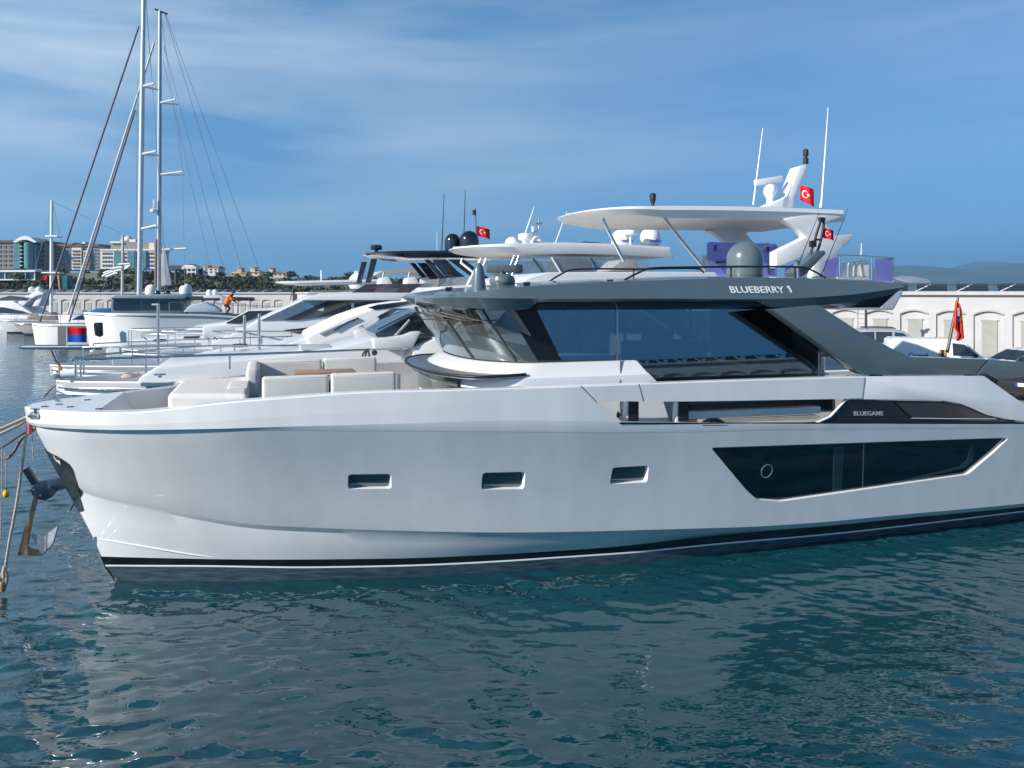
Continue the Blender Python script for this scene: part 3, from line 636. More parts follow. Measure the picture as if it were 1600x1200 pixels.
def fit_text(body, px0, px1, ytop, ybot, b_, m, par, off, shear=0.0, ext=.004, bfun=None):
    """lettering fitted between two points of the side it stands on"""
    A = FM.at(px0, ybot, -b_); Bp = FM.at(px1, ybot, -b_); T = FM.at((px0 + px1) / 2, ytop, -b_)
    o = text('lettering', body, m, par, Matrix.Identity(4), 1.0, .02, off, 'LEFT', 1.04); v_ = o.data.vertices
    x0 = min(p.co.x for p in v_); x1 = max(p.co.x for p in v_); y0 = min(p.co.y for p in v_); y1 = max(p.co.y for p in v_); h = T.z - (A.z + Bp.z) / 2
    for p in v_:
        fx = (p.co.x - x0) / (x1 - x0); fy = (p.co.y - y0) / (y1 - y0); z_ = p.co.z
        p.co = Vector((A.x + (Bp.x - A.x) * fx - shear * h * (fy - .5), A.y - (ext if z_ > 0 else 0), A.z + (Bp.z - A.z) * fx + h * fy))
        if bfun: p.co.y = -(bfun(p.co.z) + (ext if z_ > 0 else 0))
    return o
fas = lambda z: 2.66 - (z - 4.785) * .265 + .006
fit_text('BLUEBERRY', 1140.5, 1225, 447.3, 457.8, 2.615, whitetext, roof, .018, .22, .004, fas)
A = [Vector((p.x, -fas(p.z), p.z)) for p in (FM.at(x, y, -2.615) for x, y in [(1231, 446.6), (1233.6, 446.2), (1237, 456.6), (1234.2, 456.9), (1231.6, 449), (1230.4, 450.3), (1229.6, 448.4)])]
q = MB(); q.prism(A, (0, -.004, 0)); q.build('numeral', whitetext, roof)
fit_text('BLUEGAME', 1334, 1380, 642.5, 649.3, 2.806, mat('silver_lettering', (.62, .64, .67), .35, metal=.4), QB, .006)
# aft wings of the roof: slanted arm and long low tail, both sides
wing = [(1207, 484), (1280, 476.5), (1340, 516), (1400, 547.5), (1424, 557.5), (1545, 561.5), (1524, 584.5), (1352, 585.5), (1343, 582)]
tail = [(1547, 561.8), (1600, 566), (1680, 574), (1680, 586), (1600, 589), (1557, 593), (1541, 584.5), (1526, 584.5)]
for sg in (-1, 1):
    for nm, pix in (('roof_wing', wing), ('tail_wing', tail)):
        P = [FM.at(x, y, -2.80) for x, y in pix]; q = MB(); q.prism([(p.x, sg * 2.80, p.z) for p in P], (0, -sg * .26, 0)); q.build(nm, grey, MY, bevel=.02)
for px in (1372, 1520): P = FM.at(px, 587, -2.78); q = MB(); q.box((P.x, P.y + .05, P.z), (.22, .1, .025)); q.build('hinge', blackm, MY)
# roof gear
def at(px, py, y): return FM.at(px, py, y)
P = at(748, 453, -.9); q = MB(); q.lathe([(.14, -.05), (.13, .1), (.10, .36), (.075, .47), (.03, .51), (.005, .515)], (P.x, P.y, P.z - .02), 18); q.build('horn_post', grey, roof, 40)
P = at(785, 450, -.4); q = MB(); q.lathe([(.16, -.04), (.20, .02), (.245, .09), (.25, .14), (.22, .22), (.13, .27), (.06, .28), (.005, .28)], (P.x, P.y, P.z), 22); rd = q.build('radar', domeg, roof, 40)
q = MB(); q.box((P.x - .0, P.y, P.z + .37), (.66, .14, .16), Matrix.Rotation(R(-8), 3, 'Z')); q.build('radar_bar', domeg, rd, bevel=.04)
q = MB(); q.box((P.x + .3, P.y - .06, P.z + .37), (.16, .16, .165), Matrix.Rotation(R(-8), 3, 'Z')); q.build('radar_end_cap', greyd, rd, bevel=.03)
q = MB(); q.lathe([(.09, .24), (.07, .32)], (P.x, P.y, P.z), 12); q.build('radar_neck', blackm, rd)
P = at(1164, 433, -.3); q = MB(); dome(q, (P.x, P.y, P.z - .1), .385, .86); q.build('satellite_dome', domeg, roof, 40)
def rail(pixs, y, r_=.02, m=blackm, nm='handrail', par=None):
    q = MB(); q.tube(smoothpath([at(a, c, y) for a, c in pixs], 6), r_, 8); return q.build(nm, m, par or roof, 60)
rail([(858, 440), (872, 431), (892, 422), (930, 420), (1000, 420.5), (1085, 419.5), (1100, 426)], 1.2)
rail([(976, 437), (1000, 425), (1020, 419), (1080, 417.5), (1180, 416.5), (1250, 417.5), (1270, 423), (1290, 434)], -1.6)
for px, y0, y1 in ((1142, 417, 434), (1242, 418, 434), (990, 420, 437)): q = MB(); q.tube([at(px, y0, -1.6 if px > 1000 else 1.2), at(px, y1, -1.6 if px > 1000 else 1.2)], .018); q.build('rail_post', blackm, roof)
for px, py in ((822, 444), (952, 440), (700, 452)): P = at(px, py, -1.9); q = MB(); q.box((P.x, P.y, P.z), (.08, .05, .07)); q.box((P.x + .05, P.y, P.z + .01), (.03, .06, .06)); q.build('roof_light', blackm, roof)
# folded mast with wing-shaped foot
q = MB(); P = [at(x, y, .6) for x, y in [(1244, 433), (1256, 432), (1291, 396), (1288, 391), (1276, 394), (1240, 426)]]; q.prism(P, (0, .35, 0)); mastf = q.build('mast_foot', grey, roof, bevel=.02)
q = MB(); q.tube(smoothpath([at(1262, 412, .75), at(1270, 385, .75), at(1280, 352, .75), at(1284, 345, .75), at(1287, 352, .75), at(1280, 385, .75), at(1272, 400, .75)], 5), .03, 8); q.tube([at(1274, 374, .75), at(1283, 375, .75)], .025); q.box(at(1284, 343, .75), (.13, .1, .1)); q.box(at(1270, 381, .75), (.14, .1, .15)); q.build('folding_mast', blackm, roof, 60)
for a, c in (((1248, 412), (1280, 333)), ((1282, 434), (1325, 326))): q = MB(); q.tube([at(*a, .4), at(*c, .4)], [.012, .005], 6); q.build('whip_antenna', blackm, roof)
q = MB(); q.tube([at(1246, 413, .5), at(1247, 433, .5)], .03); q.lathe([(.07, 0), (.08, .1), (.03, .14)], at(1245, 416, .5), 12); q.build('navigation_light', steel, roof)
# ensign staff on the stern wing
q = MB(); q.tube([at(1480, 551, -.9), at(1497, 465, -.9)], [.035, .024], 8); st = q.build('ensign_staff', mat('dark_varnish', (.05, .035, .03), .3, coat=.5, var=.2), MY, 60)
# bow roller, stem plate
stp = MB(); out_pl = [(78, 707), (96, 718), (113, 731), (121, 757), (131, 797), (127, 800), (118, 782), (100, 748)]
P0 = [(FM.at(x, y, 0)) for x, y in out_pl]
def hullb(z, s):   # half width of the hull at x = s and height z
    zz = []; bb = []
    for r_ in hrows:
        xs_ = [p[0] for p in r_]; zz.append(float(np.interp(s, xs_, [p[2] for p in r_]))); bb.append(float(np.interp(s, xs_, [p[1] for p in r_])) if s >= xs_[0] else 0.0)
    return float(np.interp(z, zz[::-1], bb[::-1]))
lst = []
for x, y in [(79, 708), (88, 712), (98, 718), (108, 725), (114, 734), (118, 747), (122, 760), (126, 778), (130.5, 797), (127.5, 799.5)]:
    bb = .1
    for _ in range(25):
        p = FM.at(x, y, -bb); bb = .6 * bb + .4 * hullb(p.z, p.x)
    p = FM.at(x, y, -(bb + .012)); lst.append(p)
stl = [Vector((stem(z) - .045, 0, z)) for z in np.linspace(lst[0].z + .05, lst[-1].z, len(lst))]
for sg in (1, -1):
    stp.grid([[(a.x * (1 - t) + c.x * t, sg * (a.y * (1 - t) - .03 * t), a.z * (1 - t) + c.z * t) for a, c in zip(lst, stl)] for t in (0, .5, 1)])
stp.grid([[(a.x, -.03, a.z) for a in stl], [(a.x, .03, a.z) for a in stl]])
plate = mat('polished_plate', (.10, .14, .15), .2, metal=.75, var=.5, vscale=3); stp.build('stem_plate', plate, MY, 30)
q = MB(); P = [FM.at(x, y, 0) for x, y in [(108, 742), (96, 745), (76, 749), (58, 753), (48, 765), (52, 772), (60, 779), (72, 781), (82, 776), (90, 766), (106, 762), (118, 782)]]; q.prism([p + Vector((0, -.06, 0)) for p in P], (0, .12, 0)); ar = q.build('anchor_roller', mat('dark_steel_plate', (.10, .13, .15), .3, metal=.6, var=.3), MY, bevel=.008)
q = MB()
for x, y in ((55, 763), (79, 758), (65, 772)): p = FM.at(x, y, 0); q.tube([p + Vector((0, -.085, 0)), p + Vector((0, .085, 0))], .02, 10)
q.build('bolt', chrome, ar)
q = MB(); q.box(FM.at(48, 744, 0), (.09, .12, .30), Matrix.Rotation(R(28), 3, 'Y').inverted()); q.build('chain_stopper', greyd, ar, bevel=.01)
q = MB(); q.tube([FM.at(116, 785, 0), FM.at(109, 798, 0)], .018); q.build('stopper_pin', greyd, ar)
def onhull(px, py, fb, o=.0):
    bb = .3
    for _ in range(30):
        p = FM.at(px, py, -bb); bb = .6 * bb + .4 * fb(p)
    return FM.at(px, py, -(bb + o))
band_b = lambda p: tG(max(p.x + 1.345, 0))
q = MB(); q.grid([[onhull(x, y, band_b, .012) for x in (47, 51, 55, 59, 61)] for y in (637.5, 643, 649, 655)]); bf0 = q.build('bow_fairlead', steel, MY, 30)
q = MB(); q.grid([[onhull(x, y, band_b, .016) for x in (52.5, 55, 57.5)] for y in (638.5, 644, 648)]); q.build('fairlead_opening', blackm, bf0)
q = MB(); q.tube([onhull(x, y, band_b, .03) for x, y in ((46, 650), (52, 648), (60, 649))], .03, 8); q.build('fairlead_roller', chrome, bf0)
hb3 = lambda p: hullb(p.z, p.x)
q = MB(); q.tube([onhull(x, y, hb3, .002) for x, y in ((150, 841), (180, 846), (220, 853), (260, 860), (300, 866.5), (335, 871))], [.004, .014, .016, .016, .014, .004], 6); q.build('spray_rail', hullwhite, MY, 60)
# anchor hanging from the roller
an = empty('anchor', (0, 0, 0)); an.location = (B0[0], B0[1], 0); an.rotation_euler = (0, 0, TH)
tag(an, 'rust-streaked steel anchor hanging below the bow roller of the nearest yacht', 'anchor')
q = MB(); q.prism([p + Vector((0, -.035, 0)) for p in (FM.at(x, y, 0) for x, y in [(54, 773), (60, 777), (52, 808), (47, 838), (44, 852), (48, 857), (58, 859), (67, 862), (66, 868), (28, 867), (36, 835), (46, 800)])], (0, .07, 0)); q.build('shank', rust, an, bevel=.01)
q = MB(); A = [FM.at(47, 830, .0), FM.at(56, 832, 0), FM.at(68, 839, 0), FM.at(80, 829, 0), FM.at(90, 822, 0), FM.at(86, 842, 0), FM.at(78, 855, 0), FM.at(67, 865, 0), FM.at(58, 852, 0)]
c0 = FM.at(66, 858, 0)
q.add([tuple(a + Vector((0, -.02, 0))) for a in A], [tuple(range(len(A)))]); 
fl = [FM.at(66, 840, 0), FM.at(90, 822, -.24), FM.at(82, 850, -.2), FM.at(66, 866, 0)]; fr_ = [FM.at(66, 840, 0), FM.at(90, 822, .24), FM.at(82, 850, .2), FM.at(66, 866, 0)]
q.add([tuple(p) for p in fl], [(0, 1, 2, 3)]); q.add([tuple(p) for p in fr_], [(0, 1, 2, 3)])
me_ = q.build('fluke', mat('galvanised_fluke', (.55, .57, .58), .3, metal=.7, var=.2, vscale=8), an); md = me_.modifiers.new('thickness', 'SOLIDIFY'); md.thickness = .025
# ------------------------------------------------------------------ other boats
def bplan(L, B, full_=.42, pw=.72):
    return lambda d: max(B * (1 - (1 - min(d / (full_ * L), 1)) ** 2) ** pw, .04)
def hull(root, L, B, zb, zs, ov=1.4, wl=.82, m=white, boot=blackp, knuckle=.62, n=40, dk=.12, deckm=nonskid, zmid=None, bname='hull', full_=.42):
    """round-bowed hull: gunwale x from -ov to L; returns (half breadth, gunwale height) functions of x"""
    bf = bplan(L + ov, B, full_); zg = spline([-ov, L * .3, L * .6, L], [zb, (zb * .6 + zs * .4) if zmid is None else zmid, zs, zs])
    ts = [(i / n) ** 1.5 for i in range(n + 1)]
    def r_(x0, fb, fz): return [(x0 + (L - x0) * t, fb(x0 + (L - x0) * t), fz(x0 + (L - x0) * t)) for t in ts]
    g = r_(-ov, lambda x: bf(x + ov), zg)
    k = r_(-ov * .72, lambda x: bf(x + ov * .72) * .955, lambda x: zg(x) * .72)
    c = r_(-ov * .25, lambda x: max(bf(x + ov * .25) * (wl + .06), .03), lambda x: zg(x) * .25)
    bt = r_(-ov * .1, lambda x: max(bf(x + ov * .1) * wl, .025), lambda x: .22)
    w_ = r_(0, lambda x: max(bf(x) * wl * .97, .02), lambda x: -.3)
    g1 = [(x, max(b_ - .02, .03), z + .03) for x, b_, z in g]; g2 = [(x, max(b_ - dk, .02), z + .03) for x, b_, z in g]; g3 = [(x, max(b_ - dk - .02, .015), z - .32) for x, b_, z in g]
    q = MB()
    for sg in (-1, 1): q.grid([[(x, sg * b_, z) for x, b_, z in a] for a in (g3, g2, g1, g, k, c, bt)])
    q.grid([[(a[0][0], y, a[0][2]) for y in (-a[0][1], a[0][1])] for a in (g3, g2, g1, g, k, c, bt)]); q.grid([[(a[-1][0], y, a[-1][2]) for y in (-a[-1][1], a[-1][1])] for a in (g3, g2, g1, g, k, c, bt)])
    h_ = q.build(bname, m, root, 35)
    q = MB()
    for sg in (-1, 1): q.grid([[(x, sg * b_, z) for x, b_, z in a] for a in (bt, w_)])
    q.build('boot_top', boot, root, 35)
    q = MB()
    for sg in (-1, 1): q.tube([(x, sg * (b_ + .012), z - .14) for x, b_, z in g[1:]], .026, 6)
    q.build('rub_rail', chrome, root, 60)
    q = MB(); q.grid([[(x, y * b_, z) for x, b_, z in g3] for y in (-1, -.5, 0, .5, 1)]); q.build('deck', deckm, root, 35)
    return bf, zg
def prof(name, F, pix, y0, y1, m, parent, bevel=0, smooth=None, both=False, seg=2):
    """outline seen in the plane y0 of the berth, as thick as y1-y0"""
    P = [F.at(x, y, y0) for x, y in pix]; q = MB(); q.prism(P, (0, y1 - y0, 0)); o = q.build(name, m, parent, smooth, bevel, seg)
    if both:
        q = MB(); q.prism([(p.x, -p.y, p.z) for p in P], (0, y0 - y1, 0)); q.build(name, m, parent, smooth, bevel, seg)
    return o
def pipe(name, F, pix, y, r_, m, parent, sm=0, both=False, n=7):
    o = None
    for sg in ((1, -1) if both else (1,)):
        P = [F.at(a, c, y) for a, c in pix]
        P = [Vector((p.x, p.y * sg, p.z)) for p in P]
        if sm: P = smoothpath(P, sm)
        q = MB(); q.tube(P, r_, n); o = q.build(name, m, parent, 60)
    return o
def hardtop(name, F, xs, W, zt, thick, m, parent, um=None, drop=.0, rise=0.0, nose=1.2, crown=.06):
    """roof plate with a rounded nose: xs=(front, back) in berth coordinates, zt top height at the front and back"""
    a = plan(xs[0], nose, W, xs[1], 2.6, 20, 16); L_ = xs[1] - xs[0]
    full_ = [(x, b_) for x, b_ in a[::-1]] + [(x, -b_) for x, b_ in a[1:]]
    zf = lambda x: zt[0] + (zt[1] - zt[0]) * (x - xs[0]) / L_ + rise * math.sin(math.pi * (x - xs[0]) / L_); tf = lambda x: thick * min(1, .25 + (x - xs[0]) / (L_ * .35))
    q = MB(); q.grid([[(x, 0, zf(x) + crown) for x, y in full_], [(x + .1, y * .8, zf(x) + crown * .6) for x, y in full_], [(x, y, zf(x)) for x, y in full_], [(x - .03, y * 1.012, zf(x) - tf(x) * .35) for x, y in full_], [(x + .12, y * .965, zf(x) - tf(x)) for x, y in full_]])
    o = q.build(name, m, parent, 35)
    q = MB(); q.grid([[(x + .12, y * .965, zf(x) - tf(x) - .002) for x, y in full_], [(x + .4, y * .8, zf(x) - tf(x) * .85 + drop) for x, y in full_], [(x + .4, 0, zf(x) - tf(x) * .85 + drop) for x, y in full_]]); q.build('underside', um or white2, o, 35)
    return o
def rails(root, bf, zg, x0, x1, h, n, inset=.12, r_=.022, m=chrome, sides=(-1, 1), ov=0, mid=False):
    for sg in sides:
        P = [(x, sg * max(bf(x + ov) - inset, .05), zg(x) + h) for x in np.linspace(x0, x1, 26)]
        q = MB(); q.tube(P, r_, 7); rl = q.build('guard_rail', m, root, 60)
        if mid:
            q = MB(); q.tube([(x, y, z - h * .5) for x, y, z in P], r_ * .7, 6); q.build('guard_wire', m, rl, 60)
        for x in np.linspace(x0, x1, n):
            y = sg * max(bf(x + ov) - inset, .05); q = MB(); q.tube([(x, y, zg(x)), (x, y, zg(x) + h)], r_ * .9, 7); q.build('stanchion', m, root, 60)
def flagmesh(w_, h_, waves_=1.2, amp=.06, droop=.0, nx_=14, nz_=8, taper=0):
    q = MB(); rows = []
    for j in range(nz_ + 1):
        rw = []
        for i in range(nx_ + 1):
            t = i / nx_; v_ = j / nz_ - .5
            rw.append((w_ * t, amp * math.sin(t * waves_ * 6.28 + v_ * .9) * t ** .6, -h_ / 2 + v_ * h_ * (1 - taper * t) - droop * t ** 1.3))
        rows.append(rw)
    q.grid(rows); return q, (lambda t, v_: (w_ * t, amp * math.sin(t * waves_ * 6.28 + v_ * .9) * t ** .6, -h_ / 2 + v_ * h_ * (1 - taper * t) - droop * t ** 1.3))
def flag(loc, rz, w_, h_, label, kind='crescent', group='flags on the moored yachts', **kw):
    t = empty('flag', loc, rz, label, 'flag', group); q, f = flagmesh(w_, h_, **kw)
    cl = q.build('cloth', {'crescent': red, 'ensign': orangered, 'plain': red, 'bicolour': red}[kind], t, 60)
    md = cl.modifiers.new('thickness', 'SOLIDIFY'); md.thickness = .012; md.offset = 0
    asp = h_ / w_
    if kind == 'crescent':
        for sgn in (-1, 1):
            q = MB(); k = 28; o_ = [(.36 + .20 * asp * math.cos(a), .25 * math.sin(a) * .95) for a in np.linspace(.55, 6.283 - .55, k)]; i_ = [(.40 + .16 * asp * math.cos(a), .20 * math.sin(a) * .95) for a in np.linspace(.70, 6.283 - .70, k)]
            off = Vector((0, sgn * .012, 0)); q.grid([[Vector(f(*p)) + off for p in o_], [Vector(f(*p)) + off for p in i_]]); q.build('crescent', whitec, cl)
            q = MB(); st_ = [(.60 + (.11 if j % 2 == 0 else .045) * asp * math.cos(math.pi + j * math.pi / 5), (.125 if j % 2 == 0 else .05) * math.sin(math.pi + j * math.pi / 5)) for j in range(10)]
            q.add([Vector(f(*p)) + off for p in st_], [tuple(range(10))]); q.build('star', whitec, cl)
    if kind == 'bicolour':
        q = MB(); q.grid([[Vector(f(i / 14, v_)) + Vector((0, -.012, 0)) for i in range(15)] for v_ in (-.5, -.38, -.25, -.12, 0)]); q.build('blue_half', bluec, cl, 60)
        q = MB(); q.grid([[Vector(f(i / 14, v_)) + Vector((0, .012, 0)) for i in range(15)] for v_ in (-.5, -.38, -.25, -.12, 0)]); q.build('blue_half', bluec, cl, 60)
    if kind == 'ensign':
        for sgn in (-1, 1):
            off = Vector((0, sgn * .012, 0)); q = MB(); q.grid([[Vector(f(i / 14, v_)) + off for i in range(0, 6)] for v_ in (0.02, .15, .3, .48)]); ca = q.build('canton', bluec, cl, 60)
            off = Vector((0, sgn * .018, 0))
            for a, c in (((.0, .02), (.36, .48)), ((.0, .48), (.36, .02)), ((.18, .02), (.18, .48)), ((0, .25), (.36, .25))):
                q = MB(); q.tube([Vector(f(a[0] + (c[0] - a[0]) * k / 4, a[1] + (c[1] - a[1]) * k / 4)) + off for k in range(5)], .018, 5); q.build('cross', whitec if a[0] != .18 and a[1] != .25 else red, ca)
    return t
GY = 'motor yachts moored side by side'
# ---- second yacht: long white hardtop, radar mast, violet screens
F2 = berth(6.9); Y2 = F2.root('motor_yacht', 'tall white motor yacht with long white hardtop, radar mast and violet screens', 'yacht', GY)
bf2, zg2 = hull(Y2, 22.5, 2.95, 2.72, 2.6, 2.55, zmid=2.85, boot=navy)
pipe('bow_rail', F2, [(112, 563), (120, 560), (150, 560.5), (230, 558), (300, 556), (430, 552), (560, 547), (700, 541)], -2.0, .03, chrome, Y2, 4)
for px, a, c in ((228, 558, 582), (359, 554, 577), (629, 544, 562), (118, 561, 590), (126, 561, 589), (131, 560, 586)): pipe('stanchion', F2, [(px, a), (px, c)], -2.0, .026, chrome, Y2)
pipe('bow_rail', F2, [(135, 556), (190, 551), (260, 546), (345, 540), (470, 541)], 1.4, .026, chrome, Y2, 4)
for px, a, c in ((175, 552, 570), (250, 547, 566), (345, 540, 560)): pipe('stanchion', F2, [(px, a), (px, c)], 1.4, .022, chrome, Y2)
prof('coachroof', F2, [(215, 592), (245, 574), (330, 566), (400, 561), (470, 553), (520, 546), (590, 528), (700, 524), (700, 605), (215, 605)], -1.65, 1.65, white, Y2, .12)
prof('skylight_hatch', F2, [(402, 561.5), (425, 561), (425, 559.5), (404, 560)], -.6, .3, greyd, Y2)
q = MB(); P = F2.at(500, 542, -.3); q.box((P.x, P.y, P.z), (1.05, 1.5, .07)); hb2 = q.build('deck_table', mat('canvas_grey', (.42, .46, .48), .8, var=.1, bump=.2), Y2, bevel=.03); q = MB(); q.tube([(P.x, P.y, P.z - .04), (P.x, P.y, P.z - .5)], .1); q.build('table_leg', white2, hb2)
prof('windscreen', F2, [(585, 521), (648, 487), (900, 480), (900, 545), (600, 545)], -1.95, 1.95, winblue, Y2, .05)
prof('wing_cowl', F2, [(583, 529), (606, 528), (632, 524), (645, 519), (658, 518), (646, 543), (585, 546)], -2.35, -1.9, white, Y2, .04, both=True)
pipe('wiper', F2, [(617, 525), (640, 500)], -2.0, .035, steel, Y2); pipe('wiper', F2, [(614, 517), (662, 497)], -1.99, .018, blackm, Y2); pipe('wiper', F2, [(590, 515), (640, 490)], -1.99, .018, blackm, Y2)
prof('upper_works', F2, [(760, 474), (1230, 474), (1290, 520), (1290, 600), (640, 600), (646, 543), (700, 520)], -2.3, 2.3, white, Y2, .05)
prof('saloon_window', F2, [(790, 486), (1180, 486), (1210, 520), (760, 520)], -2.32, -2.3, winblue, Y2, both=True)
prof('flybridge_coaming', F2, [(798, 450), (826, 434), (858, 425.5), (1000, 424.5), (1118, 425), (1130, 440), (1396, 440), (1412, 456), (1397, 484.5), (1320, 484), (1280, 476), (798, 476)], -2.55, 2.55, white, Y2, .05)
prof('stern_shading', F2, [(1384, 458), (1408, 457), (1395, 482), (1377, 482)], -2.56, -2.54, mat('lilac_shadow_panel', (.50, .52, .58), .5, var=.05), Y2)  # bluish ribbed shading of the stern end, put into the panel's colour
a = F2.at(874, 326, -.6); c = F2.at(1316, 337, -2.15)
hardtop('hardtop', F2, (a.x + .5, c.x), 2.2, (7.24, 7.40), .34, white, Y2, mat('underside_white', (.72, .70, .66), .5, var=.06), rise=.06, nose=1.7, crown=.03)
prof('awning_slats', F2, [(985, 333), (1030, 329), (1120, 337), (1118, 340), (1000, 338)], -.5, -.4, mat('tan_awning', (.34, .28, .22), .8, var=.3), Y2)
leg = [(1225, 343), (1296, 327), (1317, 339), (1291, 349), (1306, 368), (1334, 366), (1324, 384), (1318, 385), (1284, 429), (1268, 434), (1276, 392), (1262, 397), (1213, 419), (1213, 393), (1260, 370), (1247, 357)]
prof('radar_arch', F2, leg, -2.2, -1.85, white, Y2, .05, both=True)
pipe('roof_strut', F2, [(942, 341), (950, 360), (975, 408)], -2.0, .05, chrome, Y2); pipe('roof_strut', F2, [(1028, 328), (1062, 372), (1105, 426)], -2.0, .05, chrome, Y2)
pipe('roof_strut', F2, [(942, 341), (950, 360), (975, 408)], 2.0, .05, chrome, Y2)
mst = prof('mast', F2, [(1195, 323), (1231, 306), (1249, 260), (1261, 256), (1261, 267), (1241, 310), (1240, 324)], -.25, .25, white, Y2, .04)
q = MB(); P = F2.at(1259, 256, 0); q.lathe([(.09, 0), (.09, .18), (.06, .2), (.06, .26), (.09, .28), (.09, .46), (.02, .5)], P, 12); q.build('mast_light', blackm, mst)
q = MB(); P = F2.at(1239, 281, 0); q.lathe([(.05, 0), (.07, .1), (.05, .24), (.01, .27)], P, 10); q.build('antenna_bulb', white, mst)
P0 = F2.at(1203, 297, 0); q = MB(); q.lathe([(.12, -.42), (.10, -.3), (.2, -.12), (.23, 0), (.2, .14), (.08, .2)], P0, 16); ra2 = q.build('radar', white, mst, 40)
q = MB(); q.box((P0.x - .06, P0.y, P0.z + .30), (1.05, .16, .20), Matrix.Rotation(R(-10), 3, 'Y')); q.build('radar_bar', white, ra2, bevel=.05)
pipe('whip_antenna', F2, [(1177, 320), (1192, 200)], -.6, [.03, .012], white, Y2); pipe('whip_antenna', F2, [(1282, 325), (1284, 312), (1294, 168)], -.8, [.05, .03, .012], white, Y2)
pipe('whip_antenna', F2, [(1345, 407), (1346, 380)], 0, [.02, .01], white, Y2)
q = MB(); P = F2.at(1020, 312, .2); q.lathe([(.05, -.4), (.05, -.1), (.07, -.1), (.1, .04), (.1, .16), (.06, .2)], P, 12); q.build('navigation_light', blackm, Y2)
scr = prof('wind_screen', F2, [(1108, 378), (1212, 381), (1215, 385), (1214, 432), (1105, 428), (1105, 381)], -1.5, -1.47, purple, Y2)
for pix in ([(1118, 383), (1118, 392)], [(1200, 385), (1200, 394)], [(1119, 410), (1140, 409)], [(1201, 411), (1201, 428)]): pipe('screen_clamp', F2, pix, -1.53, .03, blackm, scr)
prof('wind_screen', F2, [(1289, 408), (1311, 401), (1311, 433), (1286, 432)], -2.3, -2.27, purple, Y2)
prof('wind_screen', F2, [(1368, 405), (1396, 404), (1395, 441), (1368, 440)], -2.3, -2.27, purple, Y2); prof('wind_screen', F2, [(1228, 418), (1262, 402), (1270, 432), (1226, 432)], -2.0, -1.97, purple, Y2)
pipe('stern_rail', F2, [(1308, 399), (1345, 400), (1396, 403), (1396, 440)], -2.3, .03, chrome, Y2); pipe('stern_rail', F2, [(1312, 400), (1312, 434)], -2.3, .03, chrome, Y2); pipe('stern_rail', F2, [(1362, 402), (1362, 438)], -2.3, .025, chrome, Y2)
lr = prof('life_raft', F2, [(1314, 411), (1358, 409), (1360, 414), (1360, 437), (1314, 436)], -2.25, -1.55, white, Y2, .07, seg=3)
pipe('raft_cradle', F2, [(1326, 438), (1326, 412), (1350, 408), (1361, 408), (1361, 438)], -2.28, .02, chrome, lr); pipe('raft_cradle', F2, [(1328, 433), (1356, 433)], -2.28, .018, chrome, lr)
pipe('raft_strap', F2, [(1335, 410), (1333, 436)], -2.265, .022, mat('tan_strap', (.5, .42, .3), .8), lr); pipe('raft_strap', F2, [(1343, 409), (1348, 436)], -2.265, .022, MATS['tan_strap'], lr)
prof('helm_cover', F2, [(950, 424), (972, 405), (995, 406), (1002, 424)], -1.0, 0, mat('cover_grey', (.26, .26, .28), .9, var=.1), Y2, .08)
# fittings on the second yacht's foredeck
def clump_rope(name, F, px, py, y, r_, m, par):
    P = F.at(px, py, y); q = MB()
    for k in range(3): q.tube([(P.x + (r_ - .03 * k) * math.cos(t), P.y + (r_ - .03 * k) * math.sin(t), P.z + .03 * k) for t in [j * .5 for j in range(13)]], .022, 6)
    return q.build(name, m, par, 60)
P = F2.at(104, 585, -.5); q = MB(); q.tube([(P.x - .12, P.y, P.z), (P.x + .22, P.y, P.z + .02)], [.10, .13], 12); q.build('windlass', white, Y2, 50)
pipe('rope_loop', F2, [(574, 545), (568, 552), (566, 560), (568, 571), (573, 569), (571, 558), (574, 546), (577, 556), (576, 571)], -2.03, .025, ropedark, Y2, 3)
q = MB(); P = F2.at(585, 551, -2.3); q.tube([(P.x, P.y, P.z), (P.x, P.y - .05, P.z)], .07, 12); q.build('vent', greyd, Y2)
clump_rope('coiled_rope', F2, 205, 588, -.4, .22, rope_m, Y2)
for px, py in ((300, 573), (470, 560)):
    P = F2.at(px, py, -.2); q = MB(); q.box((P.x, P.y, P.z + .02), (.62, .62, .05)); hh = q.build('deck_hatch', white2, Y2, bevel=.02); q = MB(); q.box((P.x, P.y, P.z + .05), (.5, .5, .02)); q.build('hatch_glass', winblue, hh)
for px in (250, 420, 600):
    P = F2.at(px, 585 - (px - 250) * .05, -2.62); q = MB(); q.box((P.x, P.y, P.z), (.24, .05, .04)); q.box((P.x, P.y, P.z - .04), (.08, .05, .06)); q.build('cleat', chrome, Y2, bevel=.01)
# ---- third yacht: white hardtop on four struts, white canvas over the windscreen
F3 = berth(13.6); Y3 = F3.root('motor_yacht', 'white motor yacht with slim white hardtop on pale struts and canvas-covered windscreen', 'yacht', GY)
bf3, zg3 = hull(Y3, 20, 2.8, 2.55, 2.4, 4.3, zmid=2.6, boot=navy, wl=.78)
rails(Y3, lambda x: bf3(x + 4.3), zg3, -3.2, 6, .62, 7)
prof('coachroof', F3, [(250, 575), (330, 556), (430, 545), (480, 528), (520, 520), (620, 520), (620, 580), (250, 580)], -1.7, 1.7, white, Y3, .1)
prof('windscreen_cover', F3, [(478, 527), (540, 497), (578, 484), (600, 478), (640, 472), (760, 470), (760, 560), (500, 560)], -2.1, 2.1, mat('white_canvas', (.76, .77, .78), .8, var=.03), Y3, .12)
prof('roof_window', F3, [(574, 481), (590, 476), (642, 470), (648, 472), (612, 481), (588, 484)], -2.12, -2.10, winblue, Y3)
prof('blue_stripe', F3, [(602, 489), (637, 489), (634, 492), (604, 490.5)], -2.12, -2.10, bluec, Y3)
